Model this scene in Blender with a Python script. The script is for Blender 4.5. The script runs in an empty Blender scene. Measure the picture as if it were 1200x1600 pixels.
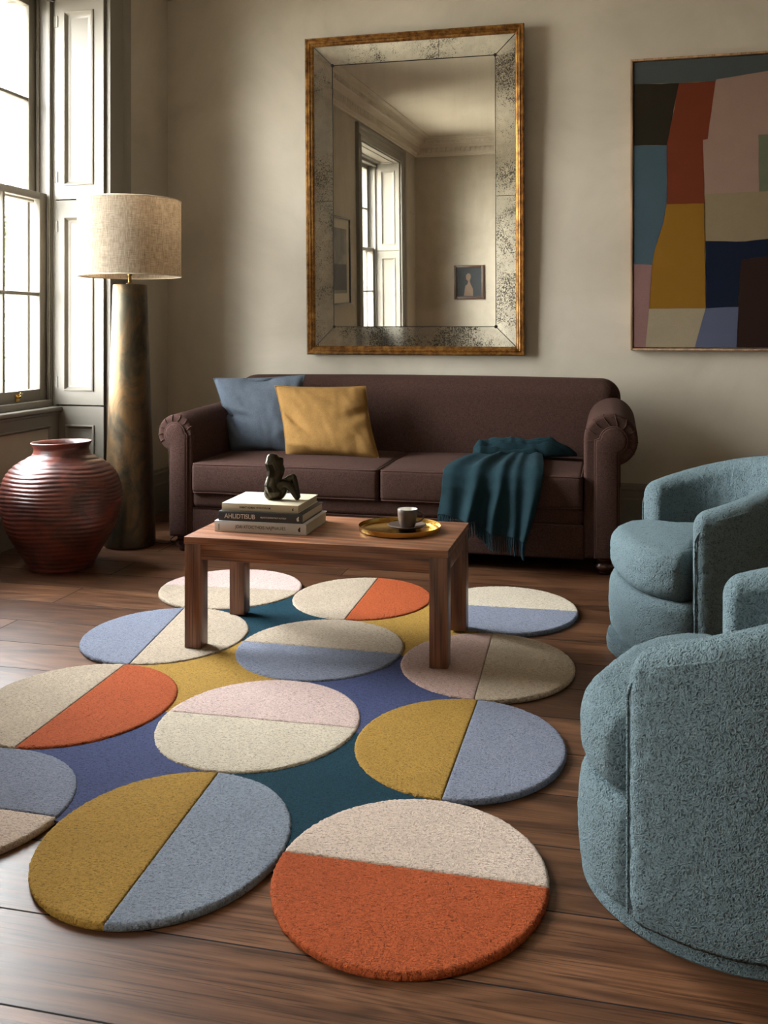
import bpy, bmesh, math, random
import numpy as np
from mathutils import Vector, Matrix, noise as mn

rng = random.Random(7)
SC = bpy.context.scene
COL = SC.collection
PI = math.pi


def lin(r, g, b):
    f = lambda c: (c / 255) / 12.92 if c <= 10 else (((c / 255) + 0.055) / 1.055) ** 2.4
    return (f(r), f(g), f(b), 1.0)


# ------------------------------------------------------------------ materials
class Mat:
    def __init__(self, name):
        self.m = bpy.data.materials.new(name)
        self.m.use_nodes = True
        self.nt = self.m.node_tree
        self.nt.nodes.clear()
        self.out = self.nt.nodes.new('ShaderNodeOutputMaterial')

    def n(self, t, props=None, **inp):
        nd = self.nt.nodes.new('ShaderNode' + t)
        for k, v in (props or {}).items():
            setattr(nd, k, v)
        for k, v in inp.items():
            key = k.replace('_', ' ')
            if key not in nd.inputs and k.startswith('i') and k[1:].isdigit():
                key = int(k[1:])
            self.put(nd.inputs[key], v)
        return nd

    def put(self, sock, v):
        if hasattr(v, 'is_output'):
            self.nt.links.new(v, sock)
        elif hasattr(v, 'outputs'):
            self.nt.links.new(v.outputs[0], sock)
        else:
            sock.default_value = v

    def coord(self, scale=(1, 1, 1), kind='Object', rot=(0, 0, 0)):
        tc = self.n('TexCoord')
        mp = self.n('Mapping', Scale=scale, Rotation=rot)
        self.nt.links.new(tc.outputs[kind], mp.inputs['Vector'])
        return mp.outputs[0]

    def noise(self, vec, scale, detail=3, rough=0.5, dist=0.0):
        return self.n('TexNoise', Vector=vec, Scale=scale, Detail=detail, Roughness=rough, Distortion=dist).outputs['Fac']

    def ramp(self, fac, stops, interp='LINEAR'):
        r = self.n('ValToRGB', Fac=fac)
        r.color_ramp.interpolation = interp
        el = r.color_ramp.elements
        while len(el) < len(stops):
            el.new(0.5)
        for e, (p, c) in zip(el, stops):
            e.position = p
            e.color = c if hasattr(c, '__len__') else (c, c, c, 1)
        return r.outputs['Color']

    def mix(self, fac, a, b, blend='MIX'):
        m = self.n('Mix', {'data_type': 'RGBA', 'blend_type': blend})
        self.put(m.inputs[0], fac)
        self.put(m.inputs[6], a)
        self.put(m.inputs[7], b)
        return m.outputs[2]

    def math(self, op, a, b=0.0):
        m = self.n('Math', {'operation': op})
        self.put(m.inputs[0], a)
        self.put(m.inputs[1], b)
        return m.outputs[0]

    def bump(self, h, strength=0.3, dist=0.01, normal=None):
        b = self.n('Bump', Strength=strength, Distance=dist, Height=h)
        if normal is not None:
            self.put(b.inputs['Normal'], normal)
        return b.outputs[0]

    def bsdf(self, **k):
        b = self.n('BsdfPrincipled', **k)
        self.nt.links.new(b.outputs[0], self.out.inputs[0])
        return b

    def finish(self, sh):
        self.put(self.out.inputs[0], sh)


def scale_col(c, k):
    return (min(c[0] * k, 1), min(c[1] * k, 1), min(c[2] * k, 1), 1)


def m_plaster(name, c1, c2, rough=0.8):
    M = Mat(name)
    v = M.coord()
    a = M.noise(v, 1.3, 6, 0.6, 0.6)
    b = M.noise(v, 60, 3)
    col = M.mix(M.ramp(a, [(0.3, 0.0), (0.7, 1.0)]), c1, c2)
    h = M.math('ADD', M.noise(v, 9, 6, 0.7), M.math('MULTIPLY', b, 0.15))
    M.bsdf(Base_Color=col, Roughness=rough, Normal=M.bump(h, 0.12, 0.01))
    return M.m


def m_paint(name, c, rough=0.42):
    M = Mat(name)
    v = M.coord()
    col = M.mix(M.noise(v, 4, 4), scale_col(c, 0.93), scale_col(c, 1.05))
    M.bsdf(Base_Color=col, Roughness=rough, Normal=M.bump(M.noise(v, 70, 2), 0.04, 0.002))
    return M.m


def m_floor():
    M = Mat('walnut_planks')
    v = M.n('Mapping', Vector=M.coord(), Location=(1.35, -0.2598, 0)).outputs[0]

    def brick(c1, c2, mortar):
        return M.n('TexBrick', {'offset': 0.37, 'offset_frequency': 2, 'squash': 1.0}, Vector=v, Color1=c1, Color2=c2, Mortar=mortar, Scale=1.0,
                   Mortar_Size=0.0026, Mortar_Smooth=0.25, Bias=0.0, Brick_Width=3.1, Row_Height=0.2627)
    br = brick((0, 0, 0, 1), (1, 1, 1, 1), (0.5, 0.5, 0.5, 1))
    rnd = br.outputs['Color']
    off = M.n('VectorMath', {'operation': 'SCALE'}, Vector=rnd)
    off.inputs['Scale'].default_value = 23.0
    vv = M.n('VectorMath', {'operation': 'ADD'}, i0=v, i1=off.outputs[0]).outputs[0]
    m1 = M.n('Mapping', Vector=vv, Scale=(0.75, 6.5, 1)).outputs[0]
    m2 = M.n('Mapping', Vector=vv, Scale=(4.0, 95, 1)).outputs[0]
    big = M.noise(m1, 1.5, 5, 0.6, 0.9)
    rings = M.math('SINE', M.math('MULTIPLY', M.noise(m1, 0.9, 2, 0.5, 0.5), 75.0))
    rings = M.math('ADD', 0.5, M.math('MULTIPLY', rings, 0.5))
    fine = M.noise(m2, 1.0, 3, 0.6, 0.2)
    g = M.math('ADD', M.math('MULTIPLY', big, 0.62), M.math('ADD', M.math('MULTIPLY', rings, 0.12), M.math('MULTIPLY', fine, 0.28)))
    col = M.ramp(g, [(0.28, lin(56, 38, 28)), (0.45, lin(92, 64, 46)), (0.60, lin(118, 84, 61)), (0.80, lin(144, 107, 80))])
    pore = M.noise(M.n('Mapping', Vector=vv, Scale=(5.0, 230, 1)).outputs[0], 1.0, 2, 0.5)
    col = M.mix(M.math('MULTIPLY', M.ramp(pore, [(0.34, 1.0), (0.46, 0.0)]), 0.6), col, lin(40, 25, 17))
    tint = M.ramp(rnd, [(0.0, lin(172, 164, 158)), (1.0, lin(255, 246, 236))])
    col = M.mix(1.0, col, tint, 'MULTIPLY')
    col = M.mix(br.outputs['Fac'], col, lin(22, 13, 9))
    rough = M.math('ADD', M.math('ADD', 0.28, M.math('MULTIPLY', br.outputs['Fac'], 0.5)), M.math('MULTIPLY', fine, 0.16))
    h = M.math('SUBTRACT', M.math('MULTIPLY', fine, 0.25), M.math('MULTIPLY', br.outputs['Fac'], 1.6))
    M.bsdf(Base_Color=col, Roughness=rough, Specular_IOR_Level=0.2, Normal=M.bump(h, 0.3, 0.002))
    return M.m


def m_wood(name, dark, mid, light, axis=0, rough=0.38, k=1.0):
    M = Mat(name)
    s1 = [9.0 * k] * 3
    s2 = [210.0 * k] * 3
    s1[axis] = 1.1 * k
    s2[axis] = 4.0 * k
    a = M.coord(s1)
    b = M.coord(s2)
    wav = M.n('TexWave', {'wave_type': 'BANDS', 'bands_direction': 'DIAGONAL'}, Vector=a, Scale=1.1, Distortion=5.0, Detail=3.0, Detail_Scale=1.2).outputs['Fac']
    fine = M.noise(b, 1.0, 3)
    g = M.math('ADD', M.math('MULTIPLY', M.noise(a, 1.4, 5, 0.6, 1.2), 0.42), M.math('ADD', M.math('MULTIPLY', wav, 0.25), M.math('MULTIPLY', fine, 0.35)))
    col = M.ramp(g, [(0.25, dark), (0.5, mid), (0.78, light)])
    col = M.mix(M.math('MULTIPLY', M.ramp(fine, [(0.36, 1.0), (0.47, 0.0)]), 0.55), col, scale_col(dark, 0.6))
    M.bsdf(Base_Color=col, Roughness=rough, Normal=M.bump(M.noise(b, 1.0, 3), 0.08, 0.002))
    return M.m


def m_fabric(name, c, weave=700, mott=40, var=0.22, bump=0.35, sheen=0.25, dist=0.0015, sheen_tint=None):
    M = Mat(name)
    v = M.coord()
    n1 = M.noise(v, weave, 2, 0.6)
    n2 = M.noise(v, mott, 4, 0.6)
    f = M.math('ADD', M.math('MULTIPLY', n1, 0.7), M.math('MULTIPLY', n2, 0.3))
    col = M.mix(M.ramp(f, [(0.32, 0.0), (0.68, 1.0)]), scale_col(c, 1 - var), scale_col(c, 1 + var))
    M.bsdf(Base_Color=col, Roughness=0.92, Specular_IOR_Level=0.15, Sheen_Weight=sheen, Sheen_Roughness=0.5,
           Sheen_Tint=sheen_tint or scale_col(c, 2.2), Normal=M.bump(f, bump, dist))
    return M.m


def m_boucle(name, c):
    M = Mat(name)
    v = M.coord()
    w = M.n('TexNoise', Vector=v, Scale=40.0, Detail=1.0)
    vv = M.n('VectorMath', {'operation': 'MULTIPLY_ADD'}, i0=w.outputs['Color'], i1=(0.012, 0.012, 0.012), i2=v).outputs[0]
    a = M.noise(vv, 150, 1, 0.5, 0.3)
    b = M.noise(vv, 300, 2, 0.5, 0.5)
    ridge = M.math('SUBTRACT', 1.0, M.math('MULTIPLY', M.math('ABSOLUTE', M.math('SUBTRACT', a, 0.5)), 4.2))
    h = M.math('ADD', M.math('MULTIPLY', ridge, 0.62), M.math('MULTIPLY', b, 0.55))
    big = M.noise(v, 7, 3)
    col = M.ramp(h, [(0.25, scale_col(c, 0.46)), (0.55, scale_col(c, 0.86)), (0.9, scale_col(c, 1.22))])  # shade between the loops put into the colour, following the relief
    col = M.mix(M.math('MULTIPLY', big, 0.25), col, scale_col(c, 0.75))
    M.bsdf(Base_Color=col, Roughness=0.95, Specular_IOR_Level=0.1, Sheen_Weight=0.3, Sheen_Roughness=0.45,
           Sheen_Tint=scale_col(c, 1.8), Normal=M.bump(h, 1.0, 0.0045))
    return M.m


def m_rug(name, c, weave=0.25):
    M = Mat(name)
    v = M.coord()
    n1 = M.noise(v, 170, 3, 0.6, 1.0)
    row = M.noise(M.coord((55, 330, 1), rot=(0, 0, 0.6)), 1.0, 2)
    n3 = M.noise(v, 7, 4, 0.6, 0.5)
    f = M.math('ADD', M.math('MULTIPLY', n1, 0.62), M.math('MULTIPLY', row, 0.38))
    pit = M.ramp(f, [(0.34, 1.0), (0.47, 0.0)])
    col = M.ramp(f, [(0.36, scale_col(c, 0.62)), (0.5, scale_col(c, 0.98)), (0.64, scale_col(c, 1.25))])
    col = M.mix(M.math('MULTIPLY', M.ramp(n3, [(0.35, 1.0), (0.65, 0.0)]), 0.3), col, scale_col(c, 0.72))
    col = M.mix(M.math('MULTIPLY', pit, 0.75), col, scale_col(c, 0.28))  # shade of the tuft pits put into the pile colour
    M.bsdf(Base_Color=col, Roughness=0.95, Specular_IOR_Level=0.1, Sheen_Weight=0.2, Sheen_Roughness=0.5, Sheen_Tint=scale_col(c, 1.6),
           Normal=M.bump(f, 1.0, 0.010))
    return M.m


def m_simple(name, c, rough=0.5, metal=0.0, noise=0.08, nscale=12, bump=0.0, coat=0.0, spec=0.5):
    M = Mat(name)
    v = M.coord()
    f = M.noise(v, nscale, 5, 0.6)
    col = M.mix(f, scale_col(c, 1 - noise), scale_col(c, 1 + noise))
    k = dict(Base_Color=col, Roughness=rough, Metallic=metal, Coat_Weight=coat, Specular_IOR_Level=spec)
    if bump:
        k['Normal'] = M.bump(f, bump, 0.003)
    M.bsdf(**k)
    return M.m


def m_patina():
    M = Mat('bronze_patina')
    v = M.coord((1, 1, 0.55))
    a = M.noise(v, 7, 7, 0.65, 0.7)
    b = M.noise(v, 3.0, 5, 0.6, 0.3)
    d = M.noise(M.coord((1, 1, 0.4)), 34, 5, 0.7)
    col = M.ramp(a, [(0.30, lin(40, 34, 28)), (0.45, lin(78, 68, 52)), (0.56, lin(112, 86, 56)), (0.68, lin(82, 78, 66)), (0.8, lin(136, 104, 66))])
    col = M.mix(M.ramp(b, [(0.42, 0.0), (0.62, 0.75)]), col, lin(70, 70, 62))
    r = M.math('ADD', 0.30, M.math('MULTIPLY', d, 0.34))
    M.bsdf(Base_Color=col, Metallic=0.9, Roughness=r, Normal=M.bump(M.math('ADD', d, a), 0.12, 0.004))
    return M.m


def m_vase():
    M = Mat('oxblood_glaze')
    v = M.coord((1, 1, 1.6))
    a = M.noise(v, 5, 7, 0.65, 0.9)
    b = M.noise(M.coord((1, 1, 5)), 20, 5, 0.6)
    col = M.ramp(a, [(0.28, lin(34, 20, 18)), (0.45, lin(70, 35, 29)), (0.6, lin(106, 50, 37)), (0.76, lin(68, 40, 36))])
    col = M.mix(M.ramp(b, [(0.55, 0.0), (0.8, 0.6)]), col, lin(104, 62, 50))
    M.bsdf(Base_Color=col, Roughness=M.math('ADD', 0.22, M.math('MULTIPLY', b, 0.3)), Specular_IOR_Level=0.6, Normal=M.bump(M.math('ADD', a, b), 0.22, 0.006))
    return M.m


def m_mirror(name, border):
    M = Mat(name)
    v = M.coord()
    n = M.noise(v, 150, 5, 0.75)
    big = M.noise(v, 3.2, 4, 0.6, 0.8)
    streak = M.noise(M.coord((7, 1, 0.9)), 2.2, 4, 0.6)
    if border:
        area = M.ramp(big, [(0.40, 0.0), (0.62, 1.0)])
        spots = M.math('MULTIPLY', M.ramp(M.math('ADD', n, M.math('MULTIPLY', area, 0.17)), [(0.62, 0.0), (0.70, 1.0)]), 0.9)
        cloud = M.math('MULTIPLY', M.ramp(M.noise(v, 6, 5, 0.7), [(0.35, 0.0), (0.75, 1.0)]), 0.42)
        tint, rough = (0.90, 0.89, 0.82, 1), 0.05
    else:
        area = M.math('MULTIPLY', M.ramp(streak, [(0.5, 0.0), (0.75, 1.0)]), M.ramp(big, [(0.5, 0.0), (0.72, 1.0)]))
        spots = M.math('MULTIPLY', M.ramp(M.math('ADD', n, M.math('MULTIPLY', area, 0.17)), [(0.645, 0.0), (0.72, 1.0)]), 0.75)
        cloud = M.math('MULTIPLY', M.ramp(streak, [(0.35, 0.0), (0.8, 1.0)]), 0.10)
        tint, rough = (0.90, 0.885, 0.82, 1), 0.012
    gl = M.n('BsdfGlossy', Color=tint, Roughness=rough)
    hz = M.n('BsdfDiffuse', Color=lin(86, 84, 78))
    dk = M.n('BsdfDiffuse', Color=lin(44, 38, 28))
    s1 = M.n('MixShader', i0=cloud, i1=gl.outputs[0], i2=hz.outputs[0])
    s2 = M.n('MixShader', i0=spots, i1=s1.outputs[0], i2=dk.outputs[0])
    M.finish(s2)
    return M.m


def m_gilt():
    M = Mat('aged_gilt')
    v = M.coord()
    f = M.noise(v, 22, 6, 0.7)
    col = M.ramp(f, [(0.30, lin(74, 46, 24)), (0.48, lin(132, 92, 48)), (0.72, lin(186, 140, 78))])
    M.bsdf(Base_Color=col, Metallic=0.9, Roughness=M.math('ADD', 0.22, M.math('MULTIPLY', f, 0.2)), Normal=M.bump(f, 0.08, 0.003))
    return M.m


def m_glass():
    M = Mat('window_glass')
    lw = M.n('LayerWeight', Blend=0.12)
    t = M.n('BsdfTransparent', Color=(0.97, 0.98, 0.975, 1))
    g = M.n('BsdfGlossy', Color=(1, 1, 1, 1), Roughness=0.0)
    fac = M.math('MULTIPLY', lw.outputs['Fresnel'], 0.6)
    M.finish(M.n('MixShader', i0=fac, i1=t.outputs[0], i2=g.outputs[0]))
    return M.m


def m_linen():
    M = Mat('shade_linen')
    w1 = M.noise(M.coord((26, 26, 900)), 1.0, 2, 0.6)
    w2 = M.noise(M.coord((420, 420, 22)), 1.0, 2, 0.6)
    f = M.math('ADD', M.math('MULTIPLY', w1, 0.5), M.math('MULTIPLY', w2, 0.5))
    fr = M.ramp(f, [(0.38, 0.0), (0.6, 1.0)])
    col = M.mix(fr, lin(140, 127, 109), lin(184, 172, 155))
    tr = M.mix(fr, lin(124, 104, 82), lin(226, 206, 180))
    d = M.n('BsdfDiffuse', Color=col, Normal=M.bump(f, 0.2, 0.001))
    t = M.n('BsdfTranslucent', Color=tr)
    M.finish(M.n('MixShader', i0=0.45, i1=d.outputs[0], i2=t.outputs[0]))
    return M.m


def m_print():
    M = Mat('grey_print')
    v = M.coord((1, 1, 1))
    a = M.noise(v, 3.0, 5, 0.6, 0.5)
    col = M.ramp(a, [(0.3, lin(74, 78, 84)), (0.5, lin(120, 118, 112)), (0.7, lin(160, 152, 138))])
    M.bsdf(Base_Color=col, Roughness=0.6)
    return M.m


WALL = m_plaster('taupe_plaster', lin(168, 159, 143), lin(190, 181, 165))
CEIL = m_plaster('ceiling_plaster', lin(206, 198, 182), lin(214, 207, 192))
TRIM = m_paint('greige_paint', lin(120, 114, 103))
FLOOR = m_floor()
WAL_X = m_wood('walnut_top', lin(78, 46, 31), lin(128, 82, 56), lin(160, 110, 78), 0)
WAL_Z = m_wood('walnut_leg', lin(66, 38, 26), lin(112, 70, 48), lin(142, 96, 68), 2)
FRAME_WOOD = m_wood('pale_frame_wood', lin(120, 88, 62), lin(156, 120, 88), lin(182, 146, 112), 2)
MAHOG = m_simple('dark_mahogany', lin(52, 24, 17), 0.25, coat=0.5)
SOFA = m_fabric('brown_wool', lin(60, 41, 35), 210, 60, 0.5, 0.5, 0.2)
PIPING = m_fabric('brown_piping', lin(66, 46, 40), 500, 60, 0.2, 0.3, 0.3)
BLUE = m_fabric('slate_blue_linen', lin(80, 88, 98), 240, 30, 0.22, 0.4, 0.15)
MUST = m_fabric('mustard_linen', lin(136, 103, 58), 240, 30, 0.2, 0.4, 0.12)
TEALW = m_fabric('teal_wool', lin(21, 42, 48), 300, 40, 0.22, 0.35, 0.2)
BOUCLE = m_boucle('teal_boucle', lin(95, 111, 116))
GILT = m_gilt()
MIR = m_mirror('antiqued_mirror', False)
MIRB = m_mirror('foxed_mirror', True)
SEAM = m_simple('tarnished_lead', lin(40, 36, 30), 0.4, 0.6)
PATINA = m_patina()
BRASS = m_simple('brushed_brass', lin(186, 146, 72), 0.22, 1.0, 0.12, 30)
OLDBRASS = m_simple('aged_brass', lin(120, 92, 54), 0.35, 1.0, 0.15, 30)
LINEN = m_linen()
IRON = m_simple('blackened_iron', lin(26, 24, 22), 0.5, 0.5)
CORDM = m_simple('black_flex', lin(20, 19, 18), 0.5)
BULB = m_simple('opal_bulb', lin(230, 226, 216), 0.2)
VASE = m_vase()
CUPB = m_simple('brown_stoneware', lin(84, 70, 62), 0.4, 0, 0.08, 60)
GLAZE = m_simple('white_glaze', lin(224, 221, 214), 0.2)
COFFEE = m_simple('black_coffee', lin(40, 22, 12), 0.08)
BRONZE = m_simple('dark_bronze', lin(58, 52, 40), 0.28, 0.85, 0.35, 25, 0.12)
PAPER = m_simple('page_block', lin(196, 184, 160), 0.8, 0, 0.05, 300)
CREAMC = m_simple('cream_cover', lin(206, 194, 168), 0.5, 0, 0.03)
CHARC = m_simple('charcoal_cover', lin(52, 52, 54), 0.45, 0, 0.05)
GREYC = m_simple('pale_grey_cover', lin(198, 198, 198), 0.45, 0, 0.03)
INKD = m_simple('dark_ink', lin(40, 34, 30), 0.6)
INKW = m_simple('white_ink', lin(222, 220, 214), 0.6)
INKG = m_simple('grey_ink', lin(165, 156, 138), 0.6)
GLASS = m_glass()
STONE = m_plaster('cream_stone', lin(214, 202, 180), lin(226, 216, 198))
LEAF = m_simple('ivy_leaf', lin(86, 104, 62), 0.5, 0, 0.35, 6)
BARK = m_simple('grey_bark', lin(92, 80, 68), 0.8, 0, 0.2, 30)
GRAVEL = m_simple('garden_gravel', lin(170, 162, 148), 0.9, 0, 0.15, 40)
MATB = m_simple('mount_board', lin(196, 188, 170), 0.8, 0, 0.03)
BLACKF = m_simple('black_frame', lin(38, 35, 32), 0.4)
BROWNF = m_simple('brown_frame', lin(78, 54, 40), 0.4)
PRINT = m_print()

# ------------------------------------------------------------------ mesh helpers

def tag(o, label, cat, group=None, kind=None):
    o['label'] = label
    o['category'] = cat
    if group:
        o['group'] = group
    if kind:
        o['kind'] = kind
    return o


def root(name, loc=(0, 0, 0), rz=0.0):
    o = bpy.data.objects.new(name, None)
    o.empty_display_size = 0.1
    o.location = loc
    o.rotation_euler = (0, 0, rz)
    COL.objects.link(o)
    return o


def mk(name, verts, faces, mat, parent=None, smooth=True, angle=None, loc=None, mi=None):
    me = bpy.data.meshes.new(name)
    me.from_pydata([tuple(v) for v in verts], [], [tuple(f) for f in faces])
    mats = mat if isinstance(mat, (list, tuple)) else [mat]
    for m in mats:
        me.materials.append(m)
    if mi is not None:
        me.polygons.foreach_set('material_index', mi)
    if smooth:
        me.polygons.foreach_set('use_smooth', [True] * len(me.polygons))
        if angle:
            me.set_sharp_from_angle(angle=math.radians(angle))
    me.update()
    o = bpy.data.objects.new(name, me)
    COL.objects.link(o)
    if loc:
        o.location = loc
    if parent:
        o.parent = parent
    return o


class G:
    """collects pieces of geometry for ONE mesh"""
    def __init__(self):
        self.v, self.f, self.mi = [], [], []

    def add(self, vf, mi=0):
        v, f = vf
        b = len(self.v)
        self.v.extend([tuple(map(float, p)) for p in v])
        self.f.extend([tuple(i + b for i in q) for q in f])
        self.mi.extend([mi] * len(f))
        return self

    def obj(self, name, mat, parent=None, smooth=True, angle=35, loc=None):
        return mk(name, self.v, self.f, mat, parent, smooth, angle, loc, self.mi)


def bm_out(bm):
    bm.verts.ensure_lookup_table()
    bm.verts.index_update()
    v = [v.co.copy() for v in bm.verts]
    f = [[x.index for x in p.verts] for p in bm.faces]
    bm.free()
    return v, f


def box(x0, x1, y0, y1, z0, z1, bev=0.0, seg=2):
    bm = bmesh.new()
    bmesh.ops.create_cube(bm, size=1)
    for v in bm.verts:
        v.co = Vector(((x0 + x1) / 2 + v.co.x * (x1 - x0), (y0 + y1) / 2 + v.co.y * (y1 - y0), (z0 + z1) / 2 + v.co.z * (z1 - z0)))
    if bev:
        bmesh.ops.bevel(bm, geom=list(bm.edges), offset=bev, segments=seg, affect='EDGES', profile=0.5, clamp_overlap=True)
    bmesh.ops.recalc_face_normals(bm, faces=bm.faces)
    return bm_out(bm)


def lathe(prof, n=64, cx=0, cy=0, closed=False):
    """prof: list of (r, z); r==0 ends close to a point"""
    v, f, rings = [], [], []
    for r, z in prof:
        if r <= 1e-6:
            rings.append([len(v)])
            v.append((cx, cy, z))
        else:
            rings.append(list(range(len(v), len(v) + n)))
            for i in range(n):
                a = 2 * PI * i / n
                v.append((cx + r * math.cos(a), cy + r * math.sin(a), z))
    pairs = list(zip(rings, rings[1:]))
    if closed:
        pairs.append((rings[-1], rings[0]))
    for A, B in pairs:
        for i in range(n):
            j = (i + 1) % n
            if len(A) == 1 and len(B) == 1:
                continue
            if len(A) == 1:
                f.append((A[0], B[j], B[i]))
            elif len(B) == 1:
                f.append((A[i], A[j], B[0]))
            else:
                f.append((A[i], A[j], B[j], B[i]))
    return v, f


def tube(pts, r, n=8, closed=False, caps=True):
    pts = [Vector(p) for p in pts]
    m = len(pts)
    rad = r if hasattr(r, '__len__') else [r] * m
    v, f = [], []
    prev = None
    for i, p in enumerate(pts):
        if closed:
            t = pts[(i + 1) % m] - pts[i - 1]
        else:
            t = pts[min(i + 1, m - 1)] - pts[max(i - 1, 0)]
        if t.length < 1e-9:
            t = Vector((0, 0, 1))
        t.normalize()
        if prev is None:
            up = Vector((0, 0, 1)) if abs(t.z) < 0.9 else Vector((1, 0, 0))
            x = t.cross(up).normalized()
        else:
            x = prev - t * prev.dot(t)
            x = x.normalized() if x.length > 1e-6 else t.orthogonal().normalized()
        prev = x
        y = t.cross(x)
        for k in range(n):
            a = 2 * PI * k / n
            v.append(p + (x * math.cos(a) + y * math.sin(a)) * rad[i])
    for i in range(m if closed else m - 1):
        j = (i + 1) % m
        for k in range(n):
            l = (k + 1) % n
            f.append((i * n + k, j * n + k, j * n + l, i * n + l)[::-1])
    if caps and not closed:
        f.append(tuple(range(n)))
        f.append(tuple(range((m - 1) * n, m * n))[::-1])
    return v, f


def soft_coords(h, r, na, nl):
    out = [-(h - r) - r * math.tan(PI / 4 * (1 - i / na)) for i in range(na)]
    out += [-(h - r) + 2 * (h - r) * i / nl for i in range(nl + 1)]
    out += [(h - r) + r * math.tan(PI / 4 * (i + 1) / na) for i in range(na)]
    return out


def soft_box(sx, sy, sz, r, na=4, nl=(10, 10, 4), fn=None):
    """rounded box centred on the origin; fn(p) bends it"""
    h = (sx / 2, sy / 2, sz / 2)
    cs = [soft_coords(h[i], r, na, nl[i]) for i in range(3)]
    idx, v, f = {}, [], []

    def vid(p):
        k = tuple(round(c, 6) for c in p)
        if k not in idx:
            q = Vector([max(-(h[i] - r), min(h[i] - r, p[i])) for i in range(3)])
            d = Vector(p) - q
            if d.length > 1e-9:
                d = d.normalized() * r
            idx[k] = len(v)
            w = q + d
            v.append(fn(w) if fn else w)
        return idx[k]
    for ax in range(3):
        u, w = (ax + 1) % 3, (ax + 2) % 3
        for s in (-1, 1):
            for i in range(len(cs[u]) - 1):
                for j in range(len(cs[w]) - 1):
                    q = []
                    for a, b in ((i, j), (i + 1, j), (i + 1, j + 1), (i, j + 1)):
                        p = [0, 0, 0]
                        p[ax] = s * h[ax]
                        p[u] = cs[u][a]
                        p[w] = cs[w][b]
                        q.append(vid(p))
                    f.append(tuple(q if s > 0 else q[::-1]))
    return v, f


def moved(vf, d):
    d = Vector(d)
    return [Vector(p) + d for p in vf[0]], vf[1]


def xform(vf, M):
    return [M @ Vector(p) for p in vf[0]], vf[1]


def extrude_profile(prof, p0, p1, frame, closed=True, caps=True):
    """prof (u,w) swept straight p0->p1; frame = (U, W) unit vectors"""
    U, W = Vector(frame[0]), Vector(frame[1])
    n = len(prof)
    v = [Vector(p) + U * a + W * b for p in (p0, p1) for a, b in prof]
    f = [(i, (i + 1) % n, n + (i + 1) % n, n + i) for i in range(n if closed else n - 1)]
    if caps:
        f.append(tuple(range(n))[::-1])
        f.append(tuple(range(n, 2 * n)))
    return v, f


def loft(rings, closed_ring=True, cap0=False, cap1=False):
    n = len(rings[0])
    v = [Vector(p) for r in rings for p in r]
    f = []
    for a in range(len(rings) - 1):
        for i in range(n if closed_ring else n - 1):
            j = (i + 1) % n
            f.append((a * n + i, a * n + j, (a + 1) * n + j, (a + 1) * n + i))
    if cap0:
        f.append(tuple(range(n))[::-1])
    if cap1:
        f.append(tuple(range((len(rings) - 1) * n, len(rings) * n)))
    return v, f


def fix_normals(o):
    bm = bmesh.new()
    bm.from_mesh(o.data)
    bmesh.ops.recalc_face_normals(bm, faces=bm.faces)
    bm.to_mesh(o.data)
    bm.free()
    return o


def text(name, body, size, loc, mat, parent, rot=(PI / 2, 0, 0), sx=1.0, depth=0.0002, bold=0.0, align='LEFT'):
    cu = bpy.data.curves.new(name, 'FONT')
    cu.body = body
    cu.size = size
    cu.extrude = depth
    cu.offset = bold
    cu.align_x = align
    cu.align_y = 'CENTER'
    t = bpy.data.objects.new(name, cu)
    COL.objects.link(t)
    bpy.context.view_layer.update()
    me = bpy.data.meshes.new_from_object(t.evaluated_get(bpy.context.evaluated_depsgraph_get()))
    bpy.data.objects.remove(t)
    me.materials.clear()
    me.materials.append(mat)
    o = bpy.data.objects.new(name, me)
    COL.objects.link(o)
    o.parent = parent
    o.location = loc
    o.rotation_euler = rot
    o.scale = (sx, 1, 1)
    return o


# ------------------------------------------------------------------ room layout (X along back wall, Y into the room)
XL, XR, YB, YF, ZC = -3.04, 3.0, 6.22, -2.61, 3.82
XA, XO = -3.365, -3.72                     # apron plane, outer wall face
W1 = (3.385, 5.40)
W2 = (-1.53, 0.77)
ZH, ZS = 3.36, 0.77                        # window head, sill

S = lambda o, l, c: tag(o, l, c, None, 'structure')

g = G().add(box(XL - 0.5, XR + 0.1, YF - 0.1, YB + 0.1, -0.06, 0))
S(g.obj('floor', FLOOR, smooth=False), 'wide walnut plank floor', 'floor')
g = G().add(box(XO, XR + 0.1, YF - 0.1, YB + 0.1, ZC, ZC + 0.1))
S(g.obj('ceiling', CEIL, smooth=False), 'pale plaster ceiling', 'ceiling')
g = G().add(box(XL, XR, YB, YB + 0.12, 0, ZC))
S(g.obj('wall_back', WALL, smooth=False), 'taupe plaster wall behind the sofa', 'wall')
g = G().add(box(XL, XR, YF - 0.12, YF, 0, ZC))
S(g.obj('wall_front', WALL, smooth=False), 'taupe plaster wall facing the mirror', 'wall')
g = G().add(box(XR, XR + 0.12, YF, YB, 0, ZC))
S(g.obj('wall_right', m_plaster('bounce_cut_plaster', lin(78, 68, 56), lin(92, 82, 68)), smooth=False), 'unseen plaster wall on the right, darkened to cut bounced light', 'wall')  # out of view; dark colour chosen to reduce bounce on the right side
g = G()
edges = [YF - 0.12, W2[0], W2[1], W1[0], W1[1], YB + 0.12]
for a, b in ((0, 1), (2, 3), (4, 5)):
    g.add(box(XO, XL, edges[a], edges[b], 0, ZC))
for a, b in (W2, W1):
    g.add(box(XO, XL, a, b, ZH, ZC))
    g.add(box(XO, XA, a, b, -0.06, ZS - 0.02))
S(g.obj('wall_left', WALL, smooth=False), 'taupe plaster wall with two deep sash window recesses', 'wall')

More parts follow.
